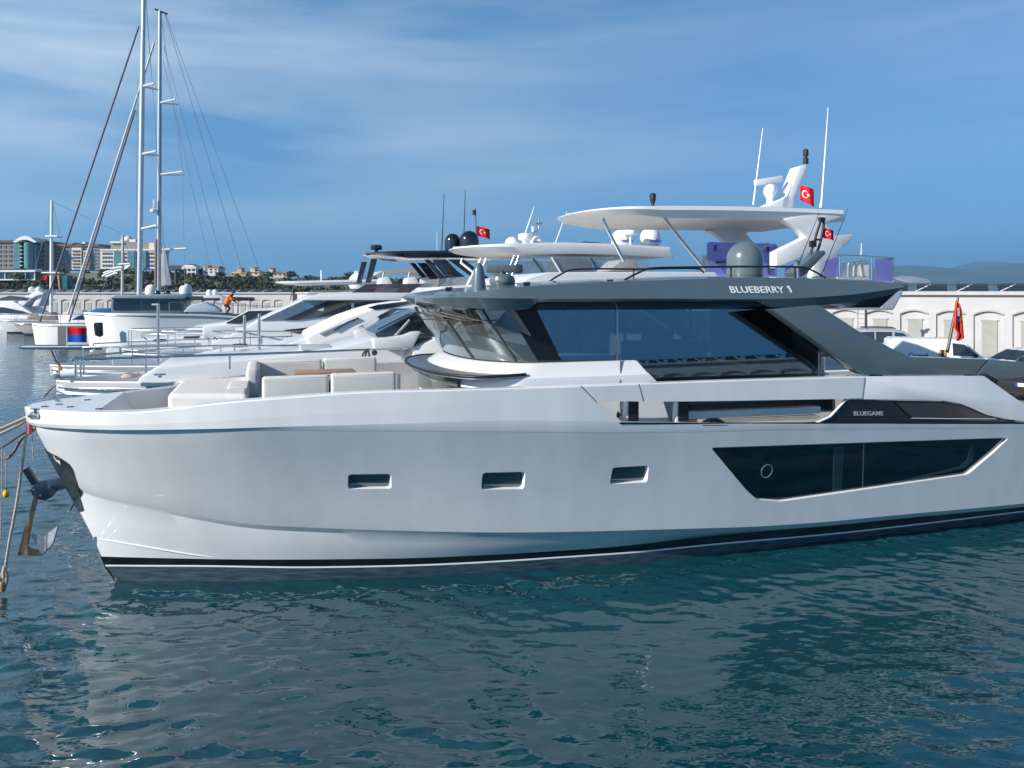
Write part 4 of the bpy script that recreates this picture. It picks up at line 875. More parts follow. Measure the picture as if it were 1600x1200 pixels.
pipe('wiper', F3, [(522, 516), (545, 503), (560, 497)], -2.13, .03, greyd, Y3); pipe('wiper', F3, [(500, 522), (540, 505)], -2.13, .02, steel, Y3)
prof('flybridge_coaming', F3, [(660, 470), (690, 448), (745, 445), (800, 442), (1080, 440), (1080, 475), (660, 475)], -2.3, 2.3, white, Y3, .06)
prof('fly_screen', F3, [(683, 452), (704, 434), (744, 431), (752, 449)], -2.0, 2.0, clearscreen, Y3)
prof('enclosure', F3, [(800, 400), (1010, 402), (1030, 440), (820, 440)], -2.05, -2.03, clearscreen, Y3, both=True)
a = F3.at(712, 393, -.5); c = F3.at(1046, 392, -2.1)
hardtop('hardtop', F3, (a.x, c.x), 2.15, (6.55, 6.62), .40, white, Y3, MATS['underside_white'], rise=.12, nose=1.9)
for p_ in ([(752, 404), (730, 446)], [(760, 404), (743, 442)], [(804, 400), (788, 440)], [(811, 400), (797, 440)]): pipe('roof_strut', F3, p_, -2.0, .055, chrome if p_[0][0] > 800 else white, Y3)
pipe('roof_strut', F3, [(722, 404), (720, 410), (745, 430)], .6, .05, white, Y3)
for p_ in ([(833, 404), (858, 440)], [(862, 402), (885, 440)], [(923, 404), (945, 440)]): pipe('enclosure_frame', F3, p_, -2.08, .035, white if p_[0][0] == 862 else greyd, Y3)
prof('helm_cover', F3, [(868, 441), (870, 412), (885, 401), (910, 401), (926, 410), (934, 441)], -1.0, .2, mat('cover_pale', (.40, .44, .45), .9, var=.08, bump=.2), Y3, .12)
def dome_on(F, px, py, y, r_, h_, m, par, label=None):
    P = F.at(px, py, y); q = MB(); dome(q, (P.x, P.y, P.z), r_, h_); o = q.build('satellite_dome', m, par, 40)
    return o, P
for px, w_ in ((800, .38), (839, .42)): dome_on(F3, px, 383, .3, w_ * .72, w_ * .85, domew, Y3)
for px, h_ in ((971, .72), (1016, .80)):
    o_, P = dome_on(F3, px, 386, .2, .42, h_, domew, Y3); M = Matrix.Translation(Vector((P.x + .04, P.y - .425, P.z + .18))) @ Matrix.Rotation(R(90), 4, 'X'); text('lettering', 'intellian', bluetext, o_, M, .17, .006, .003)
q = MB(); P = F3.at(985, 383, -.4); q.lathe([(.05, -.1), (.05, .35), (.06, .38), (.27, .42), (.28, .56), (.24, .66), (.01, .68)], P, 18); q.build('radar', domew, Y3, 40)
q = MB(); P = F3.at(821, 381, -.3); q.lathe([(.12, -.1), (.12, .1), (.24, .14), (.28, .20), (.28, .36), (.2, .40), (.01, .41)], P, 18); q.build('radar', domew, Y3, 40)
pipe('whip_antenna', F3, [(819, 370), (835, 322)], 0, [.03, .01], white, Y3); pipe('whip_antenna', F3, [(867, 382), (886, 330)], 0, [.025, .01], white, Y3)
gm_ = pipe('gear_mast', F3, [(828, 376), (831, 366), (842, 358), (842, 341)], 0, .025, steel, Y3); pipe('wind_vane', F3, [(838, 350), (847, 349)], 0, .05, steel, gm_); pipe('wind_vane', F3, [(833, 362), (833, 354)], 0, .06, white, gm_)
prof('sun_awning', F3, [(895, 383), (915, 377), (940, 379), (945, 383)], .8, 1.8, greyd, Y3, .05)
for px, a, c, r_ in ((247, 474, 572, .045), (382, 492, 537, .05), (405, 490, 549, .05), (558, 495, 527, .05)): pipe('bow_post', F3, [(px, a), (px, c)], -1.2, r_, steel, Y3)
pipe('bow_post', F3, [(237, 476), (249, 476)], -1.2, .03, white, Y3)
clump_rope('coiled_rope', F3, 375, 541, -.6, .28, ropedark, Y3)
for px, py in ((300, 566), (400, 548)):
    P = F3.at(px, py, -.3); q = MB(); q.box((P.x, P.y, P.z), (.6, .6, .06)); hh = q.build('deck_hatch', greyd, Y3, bevel=.02)
# ---- fourth yacht: black hardtop, two black domes, brown screen
F4 = berth(20.2); Y4 = F4.root('motor_yacht', 'white motor yacht with black hardtop, two black domes and dark angular side windows', 'yacht', GY)
bf4, zg4 = hull(Y4, 20, 2.8, 2.7, 2.5, 3.4, zmid=2.6, boot=navy)
rails(Y4, lambda x: bf4(x + 3.4), zg4, -3.0, 8, .7, 8)
prof('upper_works', F4, [(330, 535), (380, 515), (403, 501), (470, 469), (520, 460), (640, 457), (900, 457), (900, 545), (330, 545)], -2.1, 2.1, white, Y4, .08)
prof('windscreen', F4, [(407, 500.5), (472, 470.5), (509, 470), (449, 499.5)], -2.13, -2.10, mat('pale_blue_screen', (.13, .21, .29), .08, coat=.6, var=.2), Y4)
sw = prof('side_window', F4, [(444, 500), (511, 470), (700, 470), (690, 476), (560, 487), (465, 500)], -2.14, -2.10, winblue, Y4); prof('side_window', F4, [(443, 515.5), (508, 509), (482, 524)], -2.14, -2.10, winblue, Y4)
pipe('window_joint', F4, [(541, 472), (543, 486)], -2.15, .025, greyd, sw); prof('window_joint', F4, [(549, 474), (553, 474), (553, 484), (549, 484)], -2.15, -2.14, white2, sw); prof('window_joint', F4, [(495, 485), (507, 480), (505, 486)], -2.15, -2.14, white2, sw)
prof('brow', F4, [(470, 469), (488, 462), (560, 458), (900, 457), (900, 469)], -2.35, 2.35, white, Y4, .05)
prof('fly_screen', F4, [(549, 457), (572, 444), (690, 443), (695, 457)], -2.2, -2.16, brownscreen, Y4); prof('fly_screen', F4, [(549, 457), (572, 444), (690, 443), (695, 457)], 2.16, 2.2, brownscreen, Y4)
for px in (590, 632, 652): prof('seat_cover', F4, [(px, 456), (px + 5, 434), (px + 18, 432), (px + 30, 456)], -.9, .2, white2, Y4, .08)
a = F4.at(572, 401, -.5); c = F4.at(775, 402, -2.0)
hardtop('hardtop', F4, (a.x, c.x), 2.1, (6.62, 6.70), .30, navy, Y4, blackp, rise=.05, nose=1.5)
for sg in (-1, 1):
    for pix in ([(580, 404), (590, 404), (580, 442), (571, 442)], [(663, 406), (672, 406), (705, 444), (694, 444)], [(676, 406), (698, 406), (735, 444), (705, 444)], [(700, 405), (725, 405), (780, 446), (755, 446)]):
        P = [F4.at(x, y, -1.9) for x, y in pix]; q = MB(); q.prism([(p.x, sg * 1.9, p.z) for p in P], (0, -sg * .15, 0)); q.build('roof_leg', navy, Y4, bevel=.03)
q = MB(); P = F4.at(588, 394, -.3); q.lathe([(.08, -.1), (.08, .08), (.24, .10), (.26, .16), (.26, .28), (.2, .32), (.01, .33)], P, 18); q.build('radar', domeb, Y4, 40)
dome_on(F4, 707, 396, -.2, .36, .92, domeb, Y4); dome_on(F4, 733, 390, -.8, .45, .86, domeb, Y4)
pipe('whip_antenna', F4, [(690, 394), (694, 302)], 0, [.03, .015], blackm, Y4); pipe('whip_antenna', F4, [(724, 392), (727, 296)], .6, [.03, .015], blackm, Y4); pipe('whip_antenna', F4, [(683, 392), (683, 362)], .4, [.02, .012], white, Y4)
fs4 = pipe('flag_staff', F4, [(745, 400), (743, 325)], 0, .022, greyd, Y4); pipe('mast_light', F4, [(740, 336), (740, 328)], 0, .09, greyd, fs4)
for px, py in ((300, 527), (340, 521)):
    P = F4.at(px, py, -.3); q = MB(); q.box((P.x, P.y, P.z), (.6, .6, .08)); q.build('deck_hatch', greyd, Y4, bevel=.02)
q = MB(); P = F4.at(342, 518, -1.6); q.box((P.x, P.y, P.z), (1.2, .5, .45)); q.build('sun_pad', white2, Y4, bevel=.1)
clump_rope('coiled_rope', F4, 250, 533, -.6, .28, ropedark, Y4)
# ---- fifth yacht and more beyond
F5 = berth(27.0); Y5 = F5.root('motor_yacht', 'low white motor yacht with thin white roof and dark raked windscreen, beyond the black-roofed one', 'yacht', GY)
bf5, zg5 = hull(Y5, 19, 2.6, 2.3, 2.1, 3.0, zmid=2.2, boot=navy); rails(Y5, lambda x: bf5(x + 3.0), zg5, -2.6, 6, .7, 7)
prof('upper_works', F5, [(250, 530), (300, 512), (350, 506), (388, 485), (430, 482), (640, 470), (640, 530)], -1.9, 1.9, white, Y5, .08)
prof('side_window', F5, [(352, 505), (388, 486), (432, 485), (376, 506)], -1.93, -1.9, winblue, Y5)
prof('flybridge_coaming', F5, [(470, 470), (500, 458), (640, 452), (640, 472)], -2.0, 2.0, white, Y5, .06)
prof('fly_screen', F5, [(478, 464), (485, 454), (560, 452), (570, 462)], -1.9, -1.87, clearscreen, Y5)
a = F5.at(430, 445, -.3); c = F5.at(592, 440, -1.9); hardtop('hardtop', F5, (a.x, c.x), 1.9, (5.42, 5.55), .2, white, Y5, MATS['underside_white'], nose=1.2)
for px in (459, 545): pipe('roof_strut', F5, [(px, 447), (px - 6, 470)], -1.7, .025, greyd, Y5)
pipe('antenna_pole', F5, [(502, 440), (502, 422)], 0, .04, white, Y5)
F6 = berth(34, 5); Y6 = F6.root('motor_yacht', 'white open yacht with beige bimini roof, behind the brown-screened flybridge', 'yacht', GY)
bf6, zg6 = hull(Y6, 18, 2.5, 2.3, 2.2, 2.0, boot=navy)
prof('upper_works', F6, [(420, 500), (480, 480), (560, 470), (720, 462), (720, 510), (420, 515)], -1.9, 1.9, white, Y6, .08)
prof('bimini', F6, [(586, 430), (598, 423), (640, 419), (680, 420), (690, 430), (686, 432), (640, 425), (600, 427)], -1.7, 1.7, mat('beige_canvas', (.50, .44, .36), .9, var=.06), Y6)
for px in (600, 640, 684): pipe('bimini_bow', F6, [(px, 425), (px - 10, 465)], -1.7, .035, steel, Y6)
dome_on(F6, 560, 433 + 18, 0, .6, 1.0, domew, Y6); 
# ---- explorer yacht, wheelhouse well forward
def far_frame(px, Y, th=TH): return Frame(np.array([(px - 800) / FPX * Y, Y]), th)
FE = far_frame(142, 60); YE = FE.root('motor_yacht', 'white explorer yacht with a dark-windowed grey wheelhouse and a blunt bow', 'yacht', GY)
bfe, zge = hull(YE, 26, 3.4, 3.35, 2.7, .5, zmid=3.2, boot=navy, wl=.9, full_=.2)
P_ = lambda px, py, y: FE.at(px, py, y)
prof('wheelhouse', FE, [(173, 490), (174, 466), (288, 464), (291, 490)], -2.4, 2.4, mat('grey_wheelhouse', (.20, .24, .27), .4, var=.04), YE, .05)
for pix in ([(177, 484), (177, 468), (219, 467), (219, 484)], [(223, 484), (223, 467), (246, 467), (246, 484)], [(250, 484), (250, 466), (280, 466), (283, 484)]): prof('wheelhouse_window', FE, pix, -2.45, -2.4, winblue, YE)
prof('wheelhouse_roof', FE, [(171, 466), (180, 461.5), (285, 459), (292, 463), (288, 467)], -2.7, 2.7, mat('pale_grey_roof', (.34, .40, .44), .4, var=.04), YE, .06)
prof('aft_awning', FE, [(285, 469), (290, 463), (396, 465), (397, 470)], -2.6, 2.6, greyd, YE, .05)
prof('bow_bulwark', FE, [(135, 489), (150, 482), (172, 482), (172, 492), (136, 492)], -.9, .9, mat('blue_tarp', (.05, .20, .40), .7, var=.1), YE, .05)
prof('side_deck', FE, [(282, 497), (300, 488), (362, 490), (340, 498)], -2.9, 1.0, grey, YE, .05)
prof('crane_bracket', FE, [(146, 508), (147, 504), (160, 504), (161, 524), (156, 527), (148, 524)], -3.3, -3.1, blackm, YE, .05)
dome_on(FE, 236, 461, .5, .45, .85, domew, YE); dome_on(FE, 290, 461, 1.6, .5, .95, domew, YE); dome_on(FE, 246, 461, -.6, .22, .38, domeb, YE); dome_on(FE, 262, 461, -.6, .22, .4, domeb, YE)
pipe('radar_mast', FE, [(258, 460), (258, 447), (282, 447)], 0, .10, blackm, YE); pipe('radar_mast', FE, [(275, 448), (275, 420)], 0, .13, greyd, YE); pipe('radar_bar', FE, [(262, 449), (288, 443)], -.2, .13, blackm, YE)
rails(YE, lambda x: bfe(x + .5), zge, 6, 16, .9, 8, m=steel)
# ---- two big sailing yachts
GS = 'tall sailing yachts at the far berths'
def sailboat(F, L, B, zb, label, mast_px, mast_top, mast_r, m=white, stays=(), spread=(), base=470, hullm=white, wlm=navy, ov=.3):
    t = F.root('sailing_yacht', label, 'sailboat', GS); bf, zg = hull(t, L, B, zb, zb * .85, ov, boot=wlm, m=hullm, wl=.92)
    a = F.at(mast_px[0], base, 0); b_ = F.at(mast_px[1], mast_top, 0); a = Vector((a.x, 0, zb * .8)); b_.y = 0
    q = MB(); q.tube([a, a.lerp(b_, .6), b_], [mast_r, mast_r, mast_r * .75], 12); ms = q.build('mast', MATS.get('mast_alloy') or mat('mast_alloy', (.55, .60, .64), .35, metal=.3, var=.05), t, 60)
    for (x0, y0, x1, y1, r_, mm) in stays: pipe('stay', F, [(x0, y0), (x1, y1)], 0, r_, mm, ms)
    for (x0, y0, x1, y1) in spread:
        p = F.at(x0, y0, 0); p1 = F.at(x1, y1, -1.2); q = MB(); q.tube([p, p1], .09, 6); q.build('spreader', white2, ms); q = MB(); q.tube([p, Vector((2 * p.x - p1.x if False else p1.x, -p1.y, p1.z))], .09, 6); q.build('spreader', white2, ms)
    return t, bf, zg, ms
mastg = mat('mast_grey', (.34, .40, .45), .4, metal=.3, var=.05)
furl = mat('furled_sail', (.62, .64, .66), .8, var=.1, stretch=(1, 1, .3)); furld = mat('furled_sail_cover', (.16, .15, .19), .8, var=.2); wire = mat('stay_wire', (.22, .26, .31), .4, metal=.5)
FS1 = far_frame(56, 69); S1, b1, z1, ms1 = sailboat(FS1, 27, 2.9, 2.1, 'sailing yacht with the tallest pale mast and a plumb white bow', (217, 225), -40, .23,
    stays=[(217, 41, 62, 503, .085, furld), (211, 172, 108, 503, .085, furld), (226, -30, 262, 470, .025, wire), (215, 120, 211, 470, .025, wire)], spread=[(222, 135, 241, 130), (220, 241, 244, 236), (218, 358, 245, 352)])
prof('deckhouse', FS1, [(110, 500), (130, 490), (170, 488), (190, 500)], -1.4, 1.4, winblue, S1, .1); rails(S1, lambda x: b1(x + .3), z1, .3, 10, .8, 8, m=steel)
prof('name_board', FS1, [(90, 510), (105, 510), (105, 539), (90, 539)], -3.2, -3.1, mat('taupe_board', (.30, .29, .27), .7, var=.05), S1)
FS2 = far_frame(96, 80); S2, b2_, z2_, ms2 = sailboat(FS2, 34, 3.2, 2.6, 'sailing yacht with a grey mast, furled white headsail and long backstays', (248, 250), 17, .23,
    stays=[(241, 67, 101, 507, .115, furl), (259, 23, 408, 430, .03, wire), (258, 23, 380, 430, .03, wire), (256, 72, 352, 430, .025, wire), (255, 95, 331, 430, .02, wire), (252, 25, 285, 268, .02, wire), (285, 268, 289, 450, .02, wire), (274, 155, 286, 268, .015, wire)], spread=[(248, 161, 274, 155), (247, 273, 285, 268), (250, 390, 291, 388)])
ms2.data.materials[0] = mastg
prof('mast_foot_sail', FS2, [(252, 400), (256, 380), (268, 447), (252, 447)], -.25, .25, furl, S2, .05)
q = MB(); P = FS2.at(240, 331, -.4); q.lathe([(.1, -.1), (.35, 0), (.35, .25), (.1, .35)], P, 12); q.build('radar', white, ms2); q = MB(); P = FS2.at(241, 325, -.4); q.box((P.x, P.y, P.z + .45), (.25, .25, .9)); q.build('lamp_housing', white, ms2, bevel=.06)
pipe('mast_cap', FS2, [(242, 14), (251, 18), (262, 22)], 0, .10, greyd, ms2); pipe('boom', FS2, [(244, 374), (243, 462)], -1.0, .14, mat('bronze_pole', (.30, .17, .13), .4, var=.1), S2)
FS3 = far_frame(20, 96); S3, b3_, z3_, ms3 = sailboat(FS3, 12, 1.8, 1.3, 'small sailing yacht with a short white mast and red flag, moored before the storehouse', (80, 81), 313, .21, base=480,
    stays=[(82, 316, 40, 480, .02, wire), (82, 316, 120, 480, .02, wire), (84, 316, 190, 365, .02, wire)], spread=[(71, 369, 90, 369), (65, 426, 92, 426)]); ms3.data.materials[0] = white
FS4 = far_frame(128, 100); S4, b4_, z4_, ms4 = sailboat(FS4, 12, 1.8, 1.3, 'small sailing yacht with a short cream mast, in front of the white hotel', (190.5, 192), 367, .19, base=480, stays=[(192, 368, 150, 480, .02, wire), (192, 368, 230, 480, .02, wire)], spread=[(181, 413, 203, 412)]); ms4.data.materials[0] = mat('cream_mast', (.62, .58, .52), .5)
# ---- yacht at the left edge
FL = far_frame(60, 104, R(180 + 4)); YL = empty('motor_yacht', (FL.B[0], FL.B[1], 0), 0, 'white yacht with sloping arch and twin domes at the far left, bow out of frame', 'yacht', GY)
def fr(px, py, Y): return Vector(((px - 800) / FPX * Y, Y, CAMZ - (py - HY) / FPX * Y))
def front(name, pix, Y, dep, m, parent, bevel=.1):
    B_ = parent.location; q = MB(); q.prism([fr(x, y, Y) - B_ for x, y in pix], (0, dep, 0)); return q.build(name, m, parent, bevel=bevel)
front('hull', [(-60, 495), (20, 494), (52, 497), (64, 500), (58, 517), (50, 519), (-60, 519)], 101, 5, white, YL)
front('upper_works', [(-60, 470), (20, 470), (48, 488), (60, 496), (-60, 497)], 101.6, 4, white, YL); front('side_window', [(-60, 479), (5, 480), (35, 486), (48, 491), (-60, 491)], 101.5, .1, winblue, YL, 0)
front('arch', [(26, 474), (42, 462), (56, 456), (66, 456.5), (68, 460), (58, 462), (48, 467), (36, 478), (24, 479)], 102, 3, white, YL, .05); front('arch_leg', [(60, 461), (68, 460), (60, 478), (50, 479)], 102.3, 2.4, white, YL, .05); front('sun_pad', [(-60, 470), (8, 470), (22, 476), (22, 480), (-60, 480)], 102, 3, white2, YL, .05); front('fly_screen', [(0, 466), (15, 462), (45, 465), (40, 469), (0, 470)], 101.9, .1, brownscreen, YL, 0)
for px in (50, 61): q = MB(); dome(q, fr(px, 457, 103) - YL.location, .42, .8); q.build('satellite_dome', domew, YL, 40)
FL2 = far_frame(40, 88); YL2 = FL2.root('motor_yacht', 'small cream boat with a bare foredeck, moored in front of the storehouse at left', 'boat', 'small boats by the far quay'); bL, zL = hull(YL2, 12, 1.9, 1.5, 1.3, 1.4, m=mat('cream_hull', (.60, .56, .50), .5, var=.05)); rails(YL2, lambda x: bL(x + 1.4), zL, -1, 6, .7, 5, m=steel)
prof('cabin', FL2, [(90, 503), (98, 488), (128, 484), (140, 503)], -1.2, 1.2, white, YL2, .1)
FL3 = far_frame(12, 92); YL3 = FL3.root('motor_yacht', 'small white boat with dark fenders on its bow rail at the far left', 'boat', 'small boats by the far quay'); bL3, zL3 = hull(YL3, 14, 2.0, 1.7, 1.4, 1.2); rails(YL3, lambda x: bL3(x + 1.2), zL3, -1, 6, .7, 5, m=steel)
prof('cabin', FL3, [(40, 500), (48, 490), (80, 488), (92, 500)], -1.2, 1.2, mat('tan_canopy', (.44, .36, .28), .8, var=.1), YL3, .1)
# bow platforms with chrome rails that reach out beyond the third yacht
F4b = berth(17.0, -2.2)
for nm, Fq, pix, y, lab in (('bow_platform', F4, [(32, 542), (34, 546), (160, 547), (160, 542)], -.4, 'long pale bowsprit platform pointing out over the water above the pointed bow'),):
    b_ = empty(nm, (Fq.B[0], Fq.B[1], 0), Fq.th, lab, 'bowsprit'); prof('plank', Fq, pix, y, y + .6, white, b_, .02); pipe('side_tube', Fq, [(30, 544), (160, 543.5)], y - .03, .04, chrome, b_)
    pipe('bobstay', Fq, [(80, 547), (95, 582)], y, .03, greyd, b_); pipe('bobstay', Fq, [(86, 547), (96, 580)], y, .03, steel, b_)
F7 = berth(23.4, -1.0); Y7 = F7.root('motor_yacht', 'white gulet-like yacht with raised tan foredeck between the pointed bow and the explorer', 'yacht', GY)
bf7, zg7 = hull(Y7, 18, 2.5, 2.3, 2.1, 2.2, boot=navy); rails(Y7, lambda x: bf7(x + 2.2), zg7, -2.0, 8, .75, 7)
prof('coachroof', F7, [(165, 545), (200, 533), (320, 524), (420, 520), (420, 560), (165, 560)], -1.6, 1.6, white, Y7, .1); prof('hatch', F7, [(138, 552), (150, 546), (178, 548), (186, 560), (140, 560)], -.8, .8, mat('tan_hatch', (.30, .26, .23), .7, var=.1), Y7, .04)
for F_, a, c, y in ((F7, (225, 527), (249, 545), -1.5), (F7, (278, 530), (296, 543), -1.5), (F4, (330, 523), (352, 536), -1.8), (F7, (345, 528), (362, 542), -1.5)): pipe('mooring_line', F_, [a, ((a[0] + c[0]) / 2 - 1, (a[1] + c[1]) / 2 + 1.5), c], y, .025, ropedark, Y7 if F_ is F7 else Y4, 4)
F8 = berth(41, 2); Y8 = F8.root('motor_yacht', 'white yacht under a pale canvas cover near the storehouse', 'yacht', GY); bf8, zg8 = hull(Y8, 18, 2.6, 2.4, 2.2, 1.8, boot=navy)
prof('canvas_cover', F8, [(286, 488), (296, 477), (318, 472), (336, 479), (347, 488)], -1.2, 1.2, mat('pale_blue_canvas', (.50, .60, .70), .8, var=.06), Y8, .1); dome_on(F8, 327, 462, .2, .2, .42, domew, Y8); dome_on(F8, 336, 462, .2, .2, .42, domew, Y8)
prof('radar_arch', F8, [(318, 463), (322, 461), (342, 461), (352, 465), (350, 475), (345, 475), (344, 466), (318, 466)], -1.5, 1.5, white, Y8, .05)
# ---- person at work on the fifth yacht's far side
def person(name, loc, rz, label):
    t = empty(name, loc, rz, label, 'person')
    J = {'pel': (0, 0, .62), 'chest': (.22, 0, .98), 'neck': (.36, 0, 1.16), 'head': (.44, 0, 1.30), 'hipL': (0, .11, .58), 'kneeL': (.22, .13, .36), 'footL': (-.02, .13, .05), 'toeL': (.16, .14, .03), 'hipR': (0, -.11, .58), 'kneeR': (.25, -.13, .40), 'footR': (.05, -.13, .05), 'toeR': (.22, -.14, .03),
         'shL': (.28, .20, 1.08), 'elL': (.42, .24, .84), 'haL': (.60, .18, .70), 'shR': (.28, -.20, 1.08), 'elR': (.45, -.24, .86), 'haR': (.62, -.18, .72)}
    E_ = [('pel', 'chest'), ('chest', 'neck'), ('neck', 'head'), ('pel', 'hipL'), ('hipL', 'kneeL'), ('kneeL', 'footL'), ('footL', 'toeL'), ('pel', 'hipR'), ('hipR', 'kneeR'), ('kneeR', 'footR'), ('footR', 'toeR'), ('chest', 'shL'), ('shL', 'elL'), ('elL', 'haL'), ('chest', 'shR'), ('shR', 'elR'), ('elR', 'haR')]
    rad = {'pel': .15, 'chest': .17, 'neck': .065, 'head': .10, 'shL': .075, 'shR': .075, 'elL': .05, 'elR': .05, 'haL': .04, 'haR': .04, 'hipL': .10, 'hipR': .10, 'kneeL': .07, 'kneeR': .07, 'footL': .05, 'footR': .05, 'toeL': .04, 'toeR': .04}
    ks = list(J); me = bpy.data.meshes.new('body'); me.from_pydata([J[k] for k in ks], [(ks.index(a), ks.index(c)) for a, c in E_], [])
    o = obj('body', me, mat('dark_trousers', (.03, .03, .04), .9, var=.1), t); sk = o.modifiers.new('skin', 'SKIN'); 
    for i, k in enumerate(ks): me.skin_vertices[0].data[i].radius = (rad[k], rad[k]); me.skin_vertices[0].data[i].use_root = (k == 'pel')
    o.modifiers.new('sub', 'SUBSURF').levels = 1; o.modifiers['sub'].render_levels = 1
    q = MB(); q.tube([(.02, 0, .62), (.12, 0, .82), (.24, 0, 1.0), (.33, 0, 1.12)], [.19, .205, .215, .10], 14); q.build('shirt', mat('orange_shirt', (.80, .16, .03), .8, var=.05), t, 60)
    for sg in (1, -1): q = MB(); q.tube([(.28, sg * .19, 1.07), (.36, sg * .225, .95), (.43, sg * .24, .85)], [.10, .085, .07], 10); q.build('sleeve', MATS['orange_shirt'], t, 60)
    q = MB(); dome(q, (.45, 0, 1.30), .125, .15, 14); q.build('hair', blackm, t, 60)
    q = MB()
    for sg in (1, -1): q.lathe([(.045, 0), (.06, .05), (.055, .12), (.03, .17)], (.62, sg * .18, .62), 8)
    return t
pp = fr(353, 491, 47); person('person', (pp.x, pp.y, pp.z), R(10), 'person in an orange top and dark trousers bending over on a yacht deck')
# ---- flags
P = F4.at(745, 354, 0); w4 = F4.root('tmp', 'x', 'x'); bpy.context.view_layer.update(); 
def world(F, p): q = F.B + F.u * p.x + F.v * p.y; return Vector((q[0], q[1], p.z))
bpy.data.objects.remove(w4)
flag(world(F4, F4.at(745, 353, 0)), R(10), .62, .46, 'red crescent flag flying above the black-domed hardtop', droop=.16, amp=.05)
flag(world(F2, F2.at(1250, 290, -.3)), R(-20), .42, .48, 'red crescent flag hanging behind the white radar mast', droop=.18, amp=.07, taper=-.2)
flag(world(FM, FM.at(1286, 356, .75)), R(5), .27, .24, 'red crescent flag on the folded black mast of the grey roof', droop=.06, amp=.03)
flag(world(FM, FM.at(1494, 470, -.9)), R(-74), .95, .50, 'limp red ensign with blue canton on the dark stern staff', 'ensign', droop=.62, amp=.10, taper=.15) if False else None
flag(world(F4, F4.at(105, 511, -.3)), R(10), .70, .60, 'red and blue two-band flag on a thin staff above the bows', 'bicolour', droop=.02, amp=.05)
bs = empty('flag_staff', world(F4, F4.at(105, 563, -.3)), 0, 'thin pale staff carrying the red and blue flag at the bow', 'flagpole'); L0 = world(F4, F4.at(105, 509, -.3)) - bs.location; q = MB(); q.tube([(0, 0, 0), L0], .02, 6); q.build('pole', white2, bs)
flag(fr(74, 431, 96), R(180), .62, .5, 'small red flag beside the short white mast', 'plain', droop=.06, amp=.05)
# ensign: hangs in folds along its staff
ens = empty('flag', world(FM, FM.at(1496, 468, -.93)), TH, 'limp red ensign with blue and white canton on the dark stern staff', 'flag', 'flags on the moored yachts'); 
q = MB(); rows = []
base = FM.at(1496, 468, -.93); outl = [((1494, 470), (1499, 474)), ((1492, 485), (1502, 484)), ((1491, 500), (1504, 505)), ((1490, 510), (1505, 520)), ((1496, 520), (1506, 528)), ((1495, 533), (1500, 531))]
for l_, r_ in outl:
    rows.append([FM.at(l_[0] + (r_[0] - l_[0]) * t, l_[1] + (r_[1] - l_[1]) * t, -.93 - .05 * math.sin(t * 9)) - base for t in np.linspace(0, 1, 12)])
q.grid(rows); cl = q.build('cloth', orangered, ens, 60); md = cl.modifiers.new('thickness', 'SOLIDIFY'); md.thickness = .01
q = MB(); q.grid([[FM.at(x, y, -1.0) - base for x, y in r_] for r_ in ([(1496, 498), (1499.5, 498)], [(1496, 502), (1500, 502)])]); q.build('canton', bluec, cl)
q = MB(); q.grid([[FM.at(x, y, -1.0) - base for x, y in r_] for r_ in ([(1496, 480), (1498.5, 481)], [(1496, 488), (1499.5, 488)], [(1496.5, 494), (1499, 494)])]); q.build('white_stripe', whitec, cl)
# ---- ropes at the bow
GR = 'mooring ropes at the near bow'
def ropething(label, pts, r_, m, sm=6, group=GR, name='mooring_rope'):
    pts = [Vector(p) for p in pts]; d = pts[-1] - pts[-2]
    path = smoothpath(pts, sm) if sm else pts
    if d.z < -.02 and abs(d.x) > .2: path.append(pts[-1] + d * ((pts[-1].z + .3) / -d.z))      # carried on, straight, until it meets the water
    q = MB(); q.tube(path, r_, 7); o = q.build(name, m, None, 60); tag(o, label, 'rope', group); return o
W = lambda px, py, y: world(FM, FM.at(px, py, y))
ropething('thick pale mooring rope from the bow fairlead, upper of the two pale ones', [W(58, 645, -.05), W(45, 650, -.05), W(22, 661, -.1), W(-30, 684, -.2)], .028, rope_m)
ropething('thick pale mooring rope from the bow fairlead, lower of the two pale ones', [W(59, 648, -.05), W(44, 655, -.05), W(22, 668, -.12), W(-30, 692, -.25)], .026, rope_m)
ropething('dark mooring rope rising to the bow above the pale ones', [W(48, 645, .1), W(30, 655, .3), W(8, 668, .6), W(-30, 684, 1)], .022, ropedark)
ropething('second dark mooring rope, a little lower than the first', [W(50, 670, .1), W(30, 681, .3), W(5, 698, .6), W(-30, 716, 1)], .018, ropedark)
ropething('twisted rusty-looking rope reaching down to the water', [W(57, 668, .1), W(34, 685, .3), W(22, 705, .5), W(8, 717, .6), W(-20, 712, .7)], .026, mat('brown_rope', (.20, .14, .12), .9, var=.4, vscale=20))
ropething('long pale line dropping from the bow to a shackle at the lower left', [W(46, 655, -.05), W(38, 705, -.08), W(27, 780, -.1), W(14, 850, -.12), W(8, 890, -.14)], .022, rope_m)
ropething('thin slack cord hanging beside the bow ropes', [W(49, 670, .3), W(51, 695, .3), W(52, 717, .3)], .008, rope_m)
ropething('thin double cord carrying the yellow float', [W(8, 702, .5), W(9, 725, .5), W(9.5, 764, .5)], .008, rope_m)
ropething('thin pale cord at the left edge that drops into the water', [W(3, 698, .5), W(3, 740, .5), W(1, 840, .5)], .008, rope_m)
fl_ = empty('float', W(9.5, 773, .5), 0, 'small yellow float hanging on a cord left of the bow', 'float'); q = MB(); q.lathe([(.01, .06), (.035, .05), (.05, .01), (.05, -.02), (.035, -.06), (.01, -.07)], (0, 0, .02), 14); q.build('ball', yellow, fl_, 60); q = MB(); q.tube([(0, 0, .07), (0, 0, .12)], .012); q.build('eye', greyd, fl_)
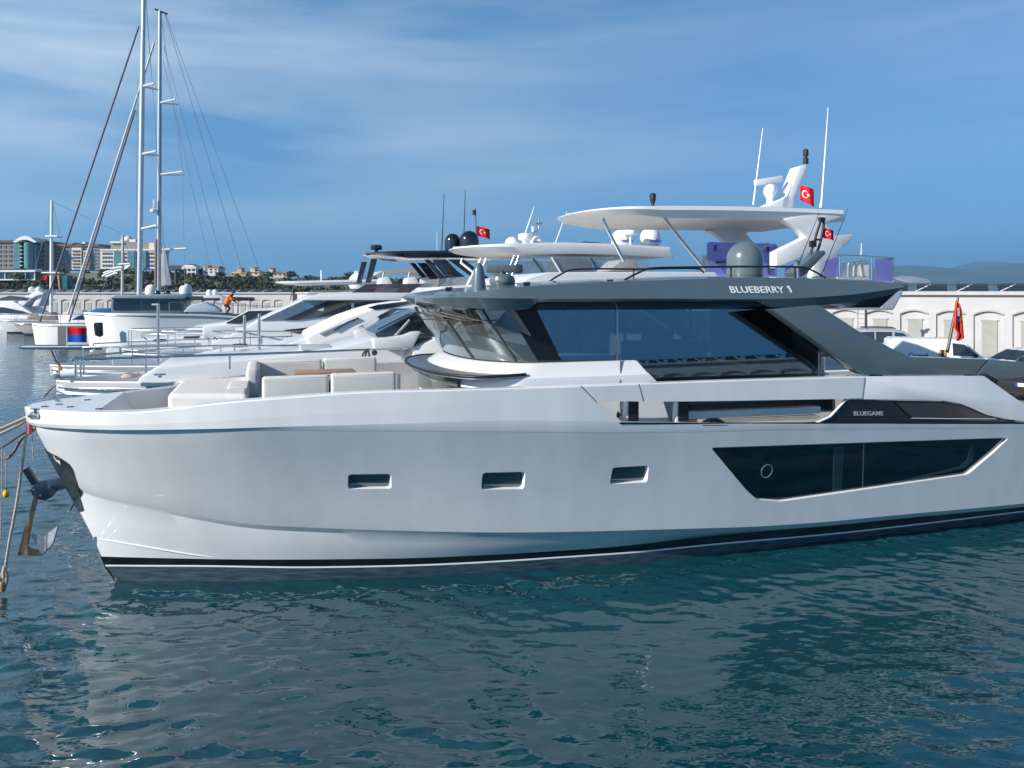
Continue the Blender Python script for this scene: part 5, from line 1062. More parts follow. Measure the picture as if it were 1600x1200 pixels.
fe = ropething('short red fender lashing on the bow fairlead', [W(46, 658, -.1), W(47, 670, -.1), W(46, 678, -.1)], .035, mat('pink_red_lash', (.55, .10, .13), .8, var=.2), 3, None, 'lashing')
sk_ = empty('shackle', W(6, 900, -.14), 0, 'rusty shackle and splice at the lower end of the long pale line', 'shackle'); q = MB(); q.tube(smoothpath([(.0, 0, .1), (.05, 0, .02), (.04, 0, -.12), (-.03, 0, -.16), (-.06, 0, -.05), (0, 0, .1)], 5), .022, 7); q.build('bow', rust, sk_, 60); q = MB(); q.tube([(.02, 0, .16), (.0, 0, .06), (.0, 0, -.02)], .035, 8); q.build('splice', rope_m, sk_, 60); q = MB(); q.lathe([(.04, -.08), (.06, 0), (.04, .08)], (-.02, 0, -.17), 10); q.build('knot', rust, sk_, 60)
an2 = empty('anchor', (0, 0, 0)); an2.location = (F2.B[0], F2.B[1], 0); an2.rotation_euler = (0, 0, TH); tag(an2, 'small brown anchor stowed at the bow of the next white yacht', 'anchor')
pipe('shank', F2, [(92, 590), (96, 577), (90, 566), (92, 572), (94, 584)], -.05, .03, rust, an2); pipe('shank', F2, [(90, 598), (102, 588)], -.05, .03, rust, an2); prof('fluke', F2, [(82, 585), (88, 584), (88, 593), (84, 592)], -.15, .1, MATS['galvanised_fluke'], an2, .01)
ropething('brown stern-to line from the second bow down behind the near bow', [world(F2, F2.at(92, 598, -.05)), world(F2, F2.at(80, 608, -.05)), W(70, 619, .15)], .018, MATS['brown_rope'], 4)
# ------------------------------------------------------------------ quay, storehouses, cars
stone = mat('quay_concrete', (.34, .32, .29), .85, var=.12, vscale=1.5)
stucco = mat('cream_stucco', (.49, .485, .49), .85, var=.09, vscale=.6, bump=.1)
stuccod = mat('cream_stucco_trim', (.47, .455, .45), .85, var=.06)
doorm = mat('grey_green_door', (.33, .34, .31), .6, var=.06)
QZ = 1.15
def ground(name, poly, z0, z1, m):
    q = MB(); q.prism([(x, y, z0) for x, y in poly], (0, 0, z1 - z0)); o = q.build(name, m, None); o['kind'] = 'structure'; return o
nv = np.array([-math.sin(TH), math.cos(TH)]); uv = np.array([math.cos(TH), math.sin(TH)])
e0 = B0 + uv * 22.9 + nv * -9; e1 = B0 + uv * 27.5 + nv * 36
ground('quay', [tuple(e0), tuple(e1), (-24, 100), (-70, 128), (-160, 120), (-160, 160), (30, 160), (120, 60), (90, -10), (40, 0)], -2, QZ, stone)
def storehouse(A, Bp, h_, label, pitch, zbase=QZ, dep=7, first=1.2, doors=True, panels=True):
    """long low building with a row of blind arches, each with a door; face from A to B, seen from the left of A->B"""
    A = Vector((*A, zbase)); Bv = Vector((*Bp, zbase)); d = (Bv - A); L_ = d.length; ang = math.atan2(d.y, d.x)
    t = empty('storehouse', A, ang, label, 'building', 'low arcaded storehouses on the quay')
    n_ = int((L_ - first) / pitch)
    # wall with arched recesses
    q = MB(); rec = .13; aw = pitch * .78; spring = h_ * .67; rise_ = h_ * .06
    x = 0
    def arch(xc, wd): return [(xc + wd / 2 * s_, spring + rise_ * (1 - s_ * s_)) for s_ in np.linspace(-1, 1, 13)]
    xs = [first + pitch * (i + .5) for i in range(n_)]
    edges = [0] + [v_ for xc in xs for v_ in (xc - aw / 2, xc + aw / 2)] + [L_]
    for i in range(0, len(edges), 2): q.add([(edges[i], 0, 0), (edges[i + 1], 0, 0), (edges[i + 1], 0, h_), (edges[i], 0, h_)], [(0, 1, 2, 3)])
    for xc in xs:
        a = arch(xc, aw); q.grid([[(u_, 0, z) for u_, z in a], [(u_, 0, h_) for u_, z in a]])
        rim = [(xc - aw / 2, 0)] + a + [(xc + aw / 2, 0)]; q.grid([[(u_, 0, z) for u_, z in rim], [(u_, rec, z) for u_, z in rim]])
        q.grid([[(u_, rec, z) for u_, z in a], [(u_, rec, 0) for u_, z in a]])
    q.add([(0, 0, 0), (0, dep, 0), (0, dep, h_), (0, 0, h_)], [(0, 1, 2, 3)]); q.add([(L_, 0, 0), (L_, dep, 0), (L_, dep, h_), (L_, 0, h_)], [(0, 1, 2, 3)]); q.add([(0, dep, 0), (L_, dep, 0), (L_, dep, h_), (0, dep, h_)], [(0, 1, 2, 3)])
    wall = q.build('wall', stucco, t)
    q = MB(); q.box((L_ / 2, dep / 2 - .1, h_ + .09), (L_ + .3, dep + .3, .22)); q.build('parapet', stuccod, t)
    for xc in xs:
        a = arch(xc, aw); q = MB(); q.grid([[(u_, -.05, z - .01) for u_, z in a], [(u_, -.07, z + .09) for u_, z in a], [(u_, 0, z + .10) for u_, z in a]]); q.build('arch_moulding', stuccod, wall, 30)
        if doors:
            dw = pitch * .40; q = MB(); q.box((xc + .05, rec - .03, 1.04 * h_ / 3.6), (dw, .05, 2.08 * h_ / 3.6)); do = q.build('door', doorm, t); q = MB()
            q.box((xc + .05, rec - .045, 2.11 * h_ / 3.6), (dw + .12, .07, .06)); q.build('door_frame', stuccod, do)
    if panels:
        for i in range(int(L_ / 2.2)):
            xx = .8 + i * 2.2; q = MB(); q.box((xx + .85, dep * .35, h_ + .42), (1.7, 1.3, .05), Matrix.Rotation(R(22), 3, 'X')); q.build('solar_panel', winblue, t)
            q = MB(); q.tube([(xx - .1, -.02, h_ + .16), (xx + .75, .6, h_ + .62)], .035, 5); q.build('panel_strut', white2, t)
        q = MB(); q.tube([(0, .1, h_ + .58), (L_, .1, h_ + .58)], .03, 5); q.build('roof_rail', greyd, t)
    return t
storehouse((12.5, 53.8), (41, 38.4), 3.62, 'near cream storehouse with arched bays and grey doors behind the parked cars', 1.95)
storehouse((-33, 118), (13, 58), 3.6, 'long cream storehouse running far back behind the moored yachts', 2.9, doors=False, panels=False)
storehouse((-90, 126), (-34, 119), 3.6, 'distant cream storehouse at the left, under the hillside hotels', 2.0, panels=True, doors=True)
storehouse((84, -6), (40, -62), 3.9, 'cream storehouse across the harbour, seen only mirrored in the cabin glass', 3.2, zbase=1.0)
ground('far_quay', [(30, -75), (82, 10), (140, 0), (110, -110)], -2, 1.0, stone)
# lamp posts on the quay
def lamp(loc, h_, label):
    t = empty('lamp_post', loc, 0, label, 'lamp post', 'lamp posts on the quay'); q = MB(); q.tube([(0, 0, 0), (0, 0, h_)], [.09, .06], 8); q.build('pole', greyd, t); q = MB(); q.box((.25, 0, h_), (.6, .22, .1)); q.build('lamp_head', greyd, t, bevel=.02); return t
P = fr(1353, 500, 44); lamp((P.x, P.y, QZ), 4.2, 'dark post standing before the arched wall, left of the silver van')
# ladder beside the first bay
t = empty('ladder', (fr(1331, 500, 50).x, 48.6, QZ), R(-28), 'thin grey ladder leaning on the cream wall by the dark post', 'ladder'); q = MB(); q.tube([(-.22, 0, 0), (-.22, 0, 3.2)], .025); q.build('rail', steel, t); q = MB(); q.tube([(.22, 0, 0), (.22, 0, 3.2)], .025); q.build('rail', steel, t)
for k in range(10): q = MB(); q.tube([(-.22, 0, .3 + k * .3), (.22, 0, .3 + k * .3)], .018); q.build('rung', steel, t)
# ---- cars
carwin = mat('car_window', (.02, .028, .034), .08, coat=.6, var=.1); tyre = mat('tyre', (.02, .02, .02), .9, var=.1); silver = mat('silver_paint', (.42, .45, .49), .3, metal=.45, coat=.6, var=.02); carwhite = mat('white_car_paint', (.76, .77, .78), .3, coat=.6, var=.02); cardark = mat('dark_car_paint', (.025, .028, .033), .2, coat=.7, var=.05)
def car(loc, rz, label, paint, L_, Wd, H_, prof_, winpoly, screens, name='parked_car'):
    """prof_: side outline (x from 0 front..L, z); winpoly: list of side-window outlines; screens: [(x,z),(x,z)] front and rear glass lines"""
    t = empty(name, loc, rz, label, 'car' if name == 'parked_car' else 'van', 'vehicles parked on the quay'); hw = Wd / 2
    q = MB(); n_ = len(prof_)
    def inset(z): return 0 if z < H_ * .55 else (z - H_ * .55) / (H_ * .45) * .16
    rows = [[(x, sg * (hw - inset(z)), z) for x, z in prof_] for sg in (-1, 1)]
    q.grid(rows, True); q.f.append(tuple(range(n_))[::-1]); q.f.append(tuple(range(n_, 2 * n_))); body = q.build('body', paint, t, bevel=.07, seg=3, smooth=50)
    for wpol in winpoly:
        for sg in (-1, 1):
            q = MB(); q.prism([(x, sg * (hw - inset(z) + .006), z) for x, z in wpol], (0, -sg * .02, 0)); q.build('side_window', carwin, t)
    for (a, b_) in screens:
        nrm = Vector((b_[1] - a[1], 0, -(b_[0] - a[0]))).normalized(); nrm = nrm * (-.006 if nrm.z < 0 else .006)
        q = MB(); q.add([(a[0] + nrm.x, -(hw - inset(a[1]) - .1), a[1] + nrm.z), (a[0] + nrm.x, (hw - inset(a[1]) - .1), a[1] + nrm.z), (b_[0] + nrm.x, (hw - inset(b_[1]) - .1), b_[1] + nrm.z), (b_[0] + nrm.x, -(hw - inset(b_[1]) - .1), b_[1] + nrm.z)], [(0, 1, 2, 3)]); q.build('windscreen', carwin, t)
    for x in (L_ * .19, L_ * .80):
        for sg in (-1, 1):
            M = Matrix.Rotation(R(90), 3, 'X'); q = MB(); q.lathe([(.20, -.11), (.32, -.10), (.33, 0), (.32, .10), (.20, .11)], (x, sg * (hw - .10), .33), 20, M); wh = q.build('wheel', tyre, t, 40); q = MB(); q.lathe([(.21, -.115), (.21, .115)], (x, sg * (hw - .10), .33), 16, M); q.build('rim', steel, wh)
    return t
mpv = [(0, .35), (.02, .75), (.25, .95), (1.05, 1.08), (1.75, 1.68), (2.3, 1.80), (4.0, 1.80), (4.28, 1.68), (4.40, 1.0), (4.40, .40), (4.2, .28), (.2, .28)]
P = fr(1470, 545, 40.5)
c1 = car((P.x, P.y, QZ), R(180 - 22), 'silver people carrier with roof bars, parked against the arched wall', silver, 4.4, 1.85, 1.8, mpv, [[(1.28, 1.10), (1.82, 1.60), (2.25, 1.66), (2.25, 1.10)], [(2.36, 1.10), (2.36, 1.66), (3.15, 1.66), (3.15, 1.10)], [(3.22, 1.10), (3.22, 1.66), (3.92, 1.62), (4.12, 1.12)]], [((1.12, 1.12), (1.72, 1.64)), ((4.30, 1.60), (4.40, 1.05))])
for sg in (-1, 1): q = MB(); q.tube(smoothpath([(2.2, sg * .68, 1.80), (2.35, sg * .68, 1.86), (3.7, sg * .68, 1.86), (3.85, sg * .68, 1.80)], 4), .025); q.build('roof_bar', greyd, c1)
van = [(0, .35), (.02, .8), (.2, 1.0), (.95, 1.10), (1.55, 1.66), (2.0, 1.82), (4.25, 1.82), (4.38, 1.72), (4.40, .40), (4.2, .28), (.2, .28)]
P = fr(1566, 555, 32)
c2 = car((P.x, P.y, QZ), R(180 - 16), 'white delivery van with blue lettering and a yellow sticker, in front of the silver one', carwhite, 4.4, 1.85, 1.82, van, [[(1.10, 1.14), (1.60, 1.60), (2.05, 1.66), (2.05, 1.14)]], [((1.02, 1.16), (1.52, 1.62))], 'delivery_van')
M = Matrix.Translation(Vector((3.35, .93, 1.06))) @ Matrix.Rotation(R(180), 4, 'Z') @ Matrix.Rotation(R(90), 4, 'X'); text('lettering', 'Caravel', bluetext, c2, M, .24, .004, .004)
q = MB(); q.box((2.45, .932, 1.22), (.24, .01, .34)); q.build('sticker', mat('ochre_sticker', (.45, .33, .12), .6), c2); q = MB(); q.box((2.45, .938, 1.22), (.10, .01, .30)); q.build('sticker_band', blackm, c2)
q = MB(); q.box((1.25, 1.02, 1.16), (.12, .2, .16)); q.build('wing_mirror', blackm, c2, bevel=.03)
hat = [(0, .35), (.02, .70), (.25, .88), (1.0, 1.0), (1.75, 1.42), (2.3, 1.50), (3.2, 1.46), (3.95, 1.05), (4.2, .95), (4.25, .4), (4.1, .28), (.2, .28)]
P = fr(1575, 565, 29)
c3 = car((P.x + .2, P.y + 2, QZ), R(8), 'white saloon car at the right edge, nose towards the white van', carwhite, 4.25, 1.8, 1.5, hat, [[(1.25, 1.02), (1.80, 1.38), (2.3, 1.42), (2.3, 1.02)], [(2.36, 1.02), (2.36, 1.42), (3.1, 1.38), (3.6, 1.05)]], [((1.06, 1.03), (1.72, 1.40))])
q = MB(); q.box((1.5, -1.0, 1.05), (.16, .2, .14)); q.build('wing_mirror', blackm, c3, bevel=.03)
P = fr(1596, 602, 26)
c4 = car((P.x, P.y, QZ), R(36), 'dark car with a pale number plate beyond the stern, at the right edge', cardark, 4.25, 1.8, 1.5, hat, [[(1.25, 1.02), (1.80, 1.38), (2.3, 1.42), (2.3, 1.02)], [(2.36, 1.02), (2.36, 1.42), (3.1, 1.38), (3.6, 1.05)]], [((1.06, 1.03), (1.72, 1.40))])
q = MB(); q.box((-.02, -.1, .62), (.02, .52, .12)); pl_ = q.build('number_plate', white2, c4); q = MB(); q.box((-.032, .13, .62), (.01, .06, .12)); q.build('plate_band', bluec, pl_)
# ------------------------------------------------------------------ far shore
scrub = mat('hill_scrub', (.052, .062, .030), .95, var=.45, vscale=.09); earth = mat('dry_earth', (.17, .15, .10), .95, var=.3, vscale=.05)
hz = [(-700, 20), (-420, 24), (-330, 22), (-260, 15.5), (-200, 14.5), (-150, 13.2), (-110, 12.5), (-60, 10.5), (0, 9.5), (60, 8), (140, 6), (260, 3), (340, 0)]
hf = spline([a for a, b_ in hz], [b_ for a, b_ in hz])
def hillz(x, y):
    t = min(max((y - 255) / 130, 0), 1); return (hf(x * 400 / max(y, 300)) * (t * t * (3 - 2 * t)) + .8 * math.sin(x * .05 + y * .03) * t) * (1 if y < 420 else max(1 - (y - 420) / 400, .5)) - .6
q = MB(); q.grid([[(x, y, hillz(x, y)) for x in np.linspace(-700, 330, 120)] for y in np.linspace(240, 640, 34)]); hill = q.build('hillside', earth, None, 60); hill['kind'] = 'structure'
# scrub: leaf clumps spread over the slope
def clumps(n_, place, r0, r1, leaves, ls):
    vs = []; fs = []
    for _ in range(n_):
        c = place(); rr = random.uniform(r0, r1); sq = random.uniform(.55, .95)
        for k in range(leaves):
            d = Vector((random.gauss(0, 1), random.gauss(0, 1), abs(random.gauss(0, 1)) * .9)).normalized() * rr * random.uniform(.55, 1.05); p = c + Vector((d.x, d.y, d.z * sq))
            a = Vector((random.gauss(0, 1), random.gauss(0, 1), random.gauss(0, 1))).normalized(); b_ = a.cross(Vector((random.gauss(0, 1), random.gauss(0, 1), random.gauss(0, 1)))).normalized(); s_ = ls * random.uniform(.6, 1.4); k0 = len(vs)
            vs += [p - a * s_, p + b_ * s_ * .6, p + a * s_, p - b_ * s_ * .6]; fs.append((k0, k0 + 1, k0 + 2, k0 + 3))
    q = MB(); q.v = [tuple(v_) for v_ in vs]; q.f = fs; return q
def hp():
    while True:
        y = random.uniform(255, 372); x = random.uniform(-.72, .18) * y
        if math.sin(x * .045 + 1) * math.sin(y * .06 + x * .02) < .62: return Vector((x, y, hillz(x, y)))
q = clumps(1500, hp, 1.4, 3.4, 30, .75); sb = q.build('scrub', scrub, None); tag(sb, 'dense green scrub and low trees covering the far hillside', 'scrub', kind='stuff')
tk = mat('bark', (.10, .075, .055), .95, var=.2); leafm = mat('tree_leaves', (.045, .070, .028), .9, var=.4, vscale=.4); leafy = mat('yellowish_leaves', (.12, .11, .035), .9, var=.4, vscale=.4)
def tree(loc, h_, rr, label, lm=leafm, n_=22, squash=.8):
    t = empty('tree', loc, random.uniform(0, 6), label, 'tree', 'trees on the far shore'); q = MB(); q.tube([(0, 0, -1), (.1, 0, h_ * .4), (.0, .1, h_ * .75)], [.28, .2, .1], 7)
    for k in range(4): a = k * 1.7; q.tube([(0, 0, h_ * .45), (math.cos(a) * rr * .6, math.sin(a) * rr * .6, h_ * .75)], [.12, .05], 5)
    q.build('trunk', tk, t)
    def pl():
        a = random.uniform(0, 6.28); r_ = rr * math.sqrt(random.random()) * .75; return Vector((math.cos(a) * r_, math.sin(a) * r_, h_ * .28 + random.uniform(0, h_ * .62 * (1 - (r_ / rr) ** 2 * .6))))
    clumps(n_, pl, rr * .25, rr * .45, 26, .38).build('crown', lm, t); return t
def shore(px, Y): x = (px - 800) / FPX * Y; return Vector((x, Y, hillz(x, Y)))
for px, Y, h_, r_, lm, lab in ((30, 330, 8, 4, leafy, 'yellowish tree in front of the glass cylinder hotel'), (150, 300, 7, 4, leafm, 'green tree right of the orange and teal slab'), (162, 335, 8, 4, leafm, 'dark tree at the foot of the white hotel, left side'), (215, 310, 9, 4, leafy, 'yellowish tree behind the tallest mast'), (232, 330, 8, 3.5, leafm, 'green tree right of the white hotel'),
    (312, 380, 9, 3.2, leafm, 'round tree beside the white terraced villa'), (284, 370, 6, 3, leafm, 'low tree below the dark-topped villa'), (420, 385, 6, 4, leafm, 'bushy tree under the tan villas'), (455, 390, 6, 4, leafm, 'bushy tree at the right end of the tan villas'), (545, 400, 6, 4.5, leafm, 'broad bush on the low ridge right of the villas'), (120, 320, 7, 4, leafm, 'dark tree behind the orange and teal slab'), (95, 330, 8, 4, leafm, 'tree under the brown apartment block'), (345, 372, 5, 3.4, leafm, 'bush in front of the red-roofed villa')):
    tree(shore(px, Y), h_ * .62, r_ * .8, lab, lm)
# ---- hotels and villas
brownw = mat('brown_grey_render', (.27, .25, .235), .9, var=.08); tealg = mat('teal_curtain_wall', (.10, .22, .24), .15, coat=.4, var=.15, vscale=.3); whitew = mat('white_render', (.68, .67, .64), .85, var=.04); roofm = mat('brown_roof', (.15, .11, .10), .9, var=.1); redroof = mat('terracotta', (.42, .16, .10), .9, var=.12); darkw = mat('dark_openings', (.07, .08, .10), .5, var=.2); tanw = mat('tan_render', (.55, .38, .25), .9, var=.06); bluew = mat('blue_glass_balcony', (.10, .20, .30), .3, var=.2)
def bx(px0, px1, py0, py1, Y, dep): a = fr(px0, py1, Y); c = fr(px1, py0, Y); return ((a.x + c.x) / 2, Y + dep / 2, (a.z + c.z) / 2), (abs(c.x - a.x), dep, abs(c.z - a.z))
def house(name, label, px0, px1, py0, py1, Y, dep, m, cat='building', group='buildings on the far hill'):
    c, d = bx(px0, px1, py0, py1, Y, dep); t = empty(name, (c[0], Y, c[2] - d[2] / 2), 0, label, cat, group); return t
def hb_(t, name, px0, px1, py0, py1, Y, dep, m, parent=None):
    c, d = bx(px0, px1, py0, py1, Y, dep); q = MB(); q.box(Vector(c) - t.location, d); return q.build(name, m, parent or t)
def wins(t, par, px0, px1, py0, py1, nx_, ny_, Y, m=darkw, fx=.6, fy=.55):
    w_ = (px1 - px0) / nx_; h_ = (py1 - py0) / ny_
    for i in range(nx_):
        for j in range(ny_): hb_(t, 'window', px0 + w_ * (i + .5 - fx / 2), px0 + w_ * (i + .5 + fx / 2), py0 + h_ * (j + .5 - fy / 2), py0 + h_ * (j + .5 + fy / 2), Y - .25, .3, m, par)
t = house('hotel', 'brown hotel with a teal glass cylinder under a curved white roof', -30, 70, 375, 418, 400, 20, brownw)
w1 = hb_(t, 'wall', -40, 21, 378, 420, 400, 16, brownw); hb_(t, 'roof', -42, 22, 375, 379, 399, 18, roofm); wins(t, w1, -38, 20, 382, 418, 7, 5, 400)
w2 = hb_(t, 'wall', 57, 70, 378, 420, 400, 16, brownw); hb_(t, 'roof', 56, 70, 376, 379, 399, 18, roofm); wins(t, w2, 58, 70, 382, 418, 2, 5, 400)
hb_(t, 'glass_wing', 21, 31, 380, 420, 397, 14, tealg); hb_(t, 'glass_wing', 48, 57, 382, 420, 397, 14, tealg); core = hb_(t, 'core', 31, 48, 378, 420, 399, 10, blackm)
c, d = bx(33, 47, 378, 420, 394, 6); q = MB(); q.lathe([(d[0] / 2 * 1.05, d[2]), (d[0] / 2, 0)], Vector((c[0], 397, c[2] - d[2] / 2)) - t.location, 20); q.build('glass_cylinder', tealg, t, 60)
for j in range(6): hb_(t, 'balcony_slab', 31, 34, 384 + j * 6, 385.5 + j * 6, 396.5, 3, whitew, core)
q = MB(); A = [fr(20 + 37 * k / 12, 378 - 9.5 * math.sin(math.pi * k / 12), 394) - t.location for k in range(13)] ; B2_ = [fr(24 + 29 * k / 12, 379 - 4.5 * math.sin(math.pi * k / 12), 394) - t.location for k in range(13)][::-1]; q.prism(A + B2_, (0, 14, 0)); q.build('curved_roof', white2, t)
t = house('apartment_block', 'long brown apartment block with dark roof, behind the sailing yacht rigging', 70, 157, 382, 420, 405, 16, brownw)
w1 = hb_(t, 'wall', 70, 156, 384, 422, 405, 14, brownw); hb_(t, 'roof', 69, 154, 381, 385, 404, 16, roofm); hb_(t, 'roof_turret', 113, 117, 379, 383, 404, 8, roofm); hb_(t, 'roof_turret', 128, 133, 378, 383, 404, 8, whitew)
for a, b_ in ((72, 84), (96, 111), (142, 154)): wins(t, w1, a, b_, 388, 420, 3, 6, 405, bluew)
for a, b_ in ((85, 95), (129, 141)): wins(t, w1, a, b_, 388, 420, 2, 6, 405)
b_w = hb_(t, 'balcony_tower', 112, 127, 387, 421, 403, 3, whitew)
for j in range(6): hb_(t, 'balcony', 113, 124, 391 + j * 5, 393.6 + j * 5, 402.6, .5, darkw, b_w)
b_w = hb_(t, 'balcony_tower', 129, 139, 391, 421, 403.5, 3, mat('pale_tan', (.5, .42, .36), .9)); wins(t, b_w, 130, 139, 394, 420, 2, 6, 403.5)
t = house('hotel', 'white hotel with teal glass bays and a small dome on its roof', 157, 243, 378, 418, 395, 18, whitew)
w1 = hb_(t, 'wall', 157, 242, 391, 420, 395, 16, whitew); hb_(t, 'cornice', 156, 243, 389, 391.5, 394.5, 17, whitew); hb_(t, 'attic', 173, 236, 378, 389, 397, 12, brownw); hb_(t, 'attic_roof', 172, 190, 377, 380, 396, 13, whitew)
for a, b_ in ((178, 189), (199, 210), (222, 228)): hb_(t, 'glass_bay', a, b_, 392, 419, 394, 1.2, tealg)
for a, b_, n_ in ((159, 176, 4), (190, 198, 2), (211, 221, 2), (230, 242, 3)): wins(t, w1, a, b_, 393, 418, n_, 4, 395)
hb_(t, 'chimney_tower', 233, 241, 379, 389, 396, 4, whitew); hb_(t, 'penthouse', 188, 212, 374, 378.5, 398, 8, white2)
P = fr(200, 377, 400) - t.location; q = MB(); q.lathe([(2.6, 0), (2.6, .4), (2.3, 1.2), (1.5, 2.1), (.5, 2.6), (.12, 2.8), (.1, 3.6)], P, 18); q.build('dome', whitew, t, 50)
GV = 'villas on the far hill'
t = house('villa', 'dark-topped modern villa right of the sail masts', 258, 284, 414, 430, 380, 12, whitew, group=GV); w1 = hb_(t, 'wall', 258, 284, 417, 433, 380, 10, mat('slate_blue_wall', (.12, .15, .2), .7)); hb_(t, 'roof', 257, 285, 414.5, 417, 379.5, 11, darkw); wins(t, w1, 259, 283, 418, 430, 3, 2, 380, winblue); hb_(t, 'terrace', 258, 278, 424, 425.5, 378, 2, whitew)
t = house('villa', 'white terraced villa with dark window bands', 284, 306, 414, 432, 375, 12, whitew, group=GV); w1 = hb_(t, 'wall', 284, 306, 416, 434, 375, 10, whitew); hb_(t, 'upper_storey', 287, 302, 414, 416.5, 376, 8, whitew); hb_(t, 'roof', 292, 299, 412.6, 414.2, 376, 6, darkw); wins(t, w1, 285, 305, 418, 431, 3, 2, 375, winblue, .55, .5)
def redvilla(lab, px0, px1, py0, py1, m, rm, tower=None, Y=385):
    t = house('villa', lab, px0, px1, py0, py1, Y, 10, m, group=GV); w1 = hb_(t, 'wall', px0, px1, py0 + 3, py1 + 4, Y, 9, m)
    A = fr(px0 - 1, py0 + 3.2, Y - .4) - t.location; Bq = fr(px1 + 1, py0 + 3.2, Y - .4) - t.location; hh = (fr(0, py0, Y).z - fr(0, py0 + 3.2, Y).z)
    q = MB(); q.add([A, Bq, Bq + Vector((0, 10, 0)), A + Vector((0, 10, 0)), A + Vector((1.2, 5, hh)), Bq + Vector((-1.2, 5, hh))], [(0, 1, 5, 4), (1, 2, 5), (2, 3, 4, 5), (3, 0, 4)]); rf = q.build('roof', rm, t)
    wins(t, w1, px0 + 1, px1 - 1, py0 + 4, py1, max(2, int((px1 - px0) / 7)), 2, Y, darkw, .4, .5)
    if tower: hb_(t, 'tower', tower[0], tower[1], tower[2], py0 + 4, Y + 1, 5, m); hb_(t, 'tower_roof', tower[0] - .4, tower[1] + .4, tower[2] - .8, tower[2], Y + .5, 6, rm)
    return t
redvilla('white villa with terracotta roof and open pergola', 317, 341, 415, 427, whitew, redroof, (318, 325, 415.5), 378)
redvilla('tan villa with a square tower, leftmost of the tan ones', 358, 384, 424, 428, tanw, tanw, (371, 377, 418.5), 392)
redvilla('tan villa with a small tower and white front, between two other tan villas', 385, 405, 422, 428, mat('pale_tan_render', (.60, .50, .40), .9), tanw, (391, 398, 418), 395)
redvilla('tan villa with red-brown roof, rightmost of the tan ones', 418, 448, 424, 430, mat('white_tan_render', (.58, .52, .45), .9), redroof, (420, 426, 419.5), 393)
t = house('pavilion', 'low white pavilion with a long glass front on the slope at left', -20, 55, 422, 437, 330, 8, whitew); hb_(t, 'roof', -30, 55, 422, 425, 330, 9, white2); hb_(t, 'glass_front', -30, 54, 425, 436, 331, 6, winblue); hb_(t, 'base', -30, 55, 436, 438, 330, 9, white2)
for px in (7, 23, 39, 53.5): hb_(t, 'post', px, px + 1, 425, 436, 330.6, .5, white2)
t = house('slab_building', 'narrow building with an orange fin and a teal glass side', 88, 106, 429, 452, 300, 5, tanw); q = MB(); q.prism([fr(x, y, 300) - t.location for x, y in [(89, 430), (92, 429), (94, 452), (92, 452)]], (0, 5, 0)); q.build('orange_fin', mat('orange_fin_paint', (.55, .22, .08), .7), t); hb_(t, 'glass_side', 94, 105, 430, 452, 300.5, 4, mat('dark_teal_glass', (.03, .13, .16), .2, var=.3, vscale=.5))
t = house('canopy', 'white swooping tensile canopies below the white hotel', 160, 205, 413, 432, 330, 6, whitew, 'canopy')
for pts in ([(160, 432), (175, 425), (196, 420), (206, 413)], [(162, 427), (172, 424), (182, 426)], [(173, 420), (186, 418), (203, 416)], [(166, 433), (178, 428), (184, 427)]): q = MB(); q.tube(smoothpath([fr(x, y, 330) - t.location for x, y in pts], 5), .55, 8); q.build('awning', white2, t, 60)
t = house('water_tank', 'small white water tower on the low ridge', 554, 563, 424, 437, 400, 4, whitew, 'water tower'); P = fr(558.5, 430, 402) - t.location; q = MB(); q.lathe([(1.5, 0), (1.7, .3), (1.7, 1.9), (1.0, 2.2)], P, 14); q.build('tank', whitew, t, 50); q = MB(); q.tube([(P.x, P.y, P.z), (P.x, P.y, P.z - 4)], .35); q.build('column', whitew, t)
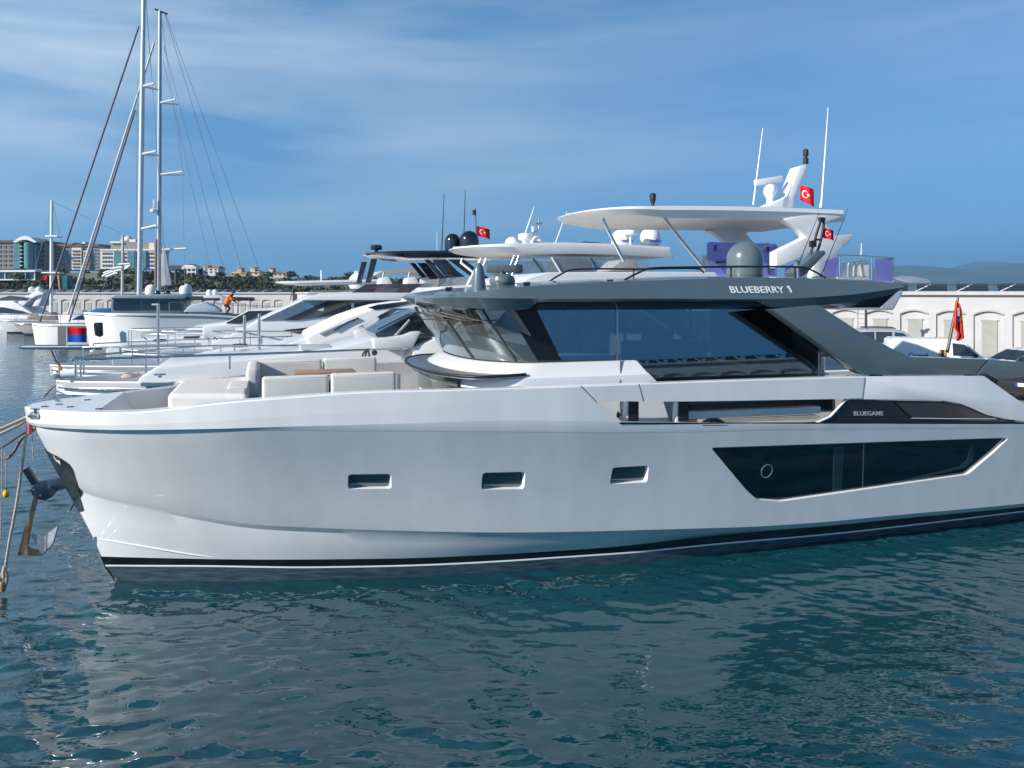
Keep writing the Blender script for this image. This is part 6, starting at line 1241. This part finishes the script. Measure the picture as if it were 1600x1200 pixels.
# ------------------------------------------------------------------ mountains over the bay
mm = mat('mountain_scrub', (.055, .075, .055), .95, var=.3, vscale=.004)
def ridge(name, Y, pts, dep, seed, sub=7):
    rs = np.random.default_rng(seed); f = spline([a for a, b_ in pts], [b_ for a, b_ in pts]); rows = []; xs = np.linspace(pts[0][0], pts[-1][0], 150)
    ph = rs.random(12) * 6.28
    for j in range(22):
        t = j / 21; rw = []
        for px in xs:
            X_ = (px - 800) / FPX * Y; top = CAMZ - (f(px) - HY) / FPX * Y; sh = math.sin(min(t * 1.25, 1) * math.pi / 2) if t < .8 else math.sin(math.pi / 2 * (1 - (t - .8) * 1.5))
            rug = sum(math.sin(X_ * .0035 * (1.6 ** k) + j * .7 * (1.3 ** k) + ph[k]) / (1.7 ** k) for k in range(6)) * top * .05 * math.sin(math.pi * min(t * 1.2, 1))
            rw.append((X_, Y - dep + dep * t * 1.25, top * sh + rug - 2))
        rows.append(rw)
    q = MB(); q.grid(rows); o = q.build(name, mm, None, 60); o['kind'] = 'structure'; return o
ridge('mountain', 7200, [(1150, 440), (1250, 432), (1330, 424), (1400, 416), (1430, 418), (1470, 423), (1500, 420), (1540, 416), (1580, 413), (1620, 408), (1720, 398), (1900, 390), (2200, 410)], 1700, 1)
ridge('mountain', 10800, [(1380, 440), (1450, 424), (1490, 419), (1510, 413), (1535, 408), (1560, 410), (1600, 412), (1700, 405), (1900, 420)], 1500, 2)
qr = MB(); pts = [fr(x, y, 6000) for x, y in [(1416, 448), (1424, 440), (1436, 438), (1452, 437), (1454, 441), (1446, 446), (1430, 449), (1420, 451)]]; qr.prism(pts, (0, 420, 60)); qo = qr.build('quarry', mat('quarry_rock', (.36, .33, .30), .95, var=.15, vscale=.02), None); qo['kind'] = 'structure'
# the air over the bay
hz_ = MB(); hz_.box((1500, 6000, 270), (17000, 14500, 640)); hm = bpy.data.materials.new('haze'); hm.use_nodes = True; hn = hm.node_tree.nodes; hn.clear(); ho = hn.new('ShaderNodeOutputMaterial'); pv = hn.new('ShaderNodeVolumePrincipled'); pv.inputs['Color'].default_value = (.32, .66, 1, 1); pv.inputs['Density'].default_value = .00013; pv.inputs['Anisotropy'].default_value = .2; hm.node_tree.links.new(pv.outputs[0], ho.inputs['Volume'])
hzo = hz_.build('haze', hm, None); hzo['kind'] = 'stuff'
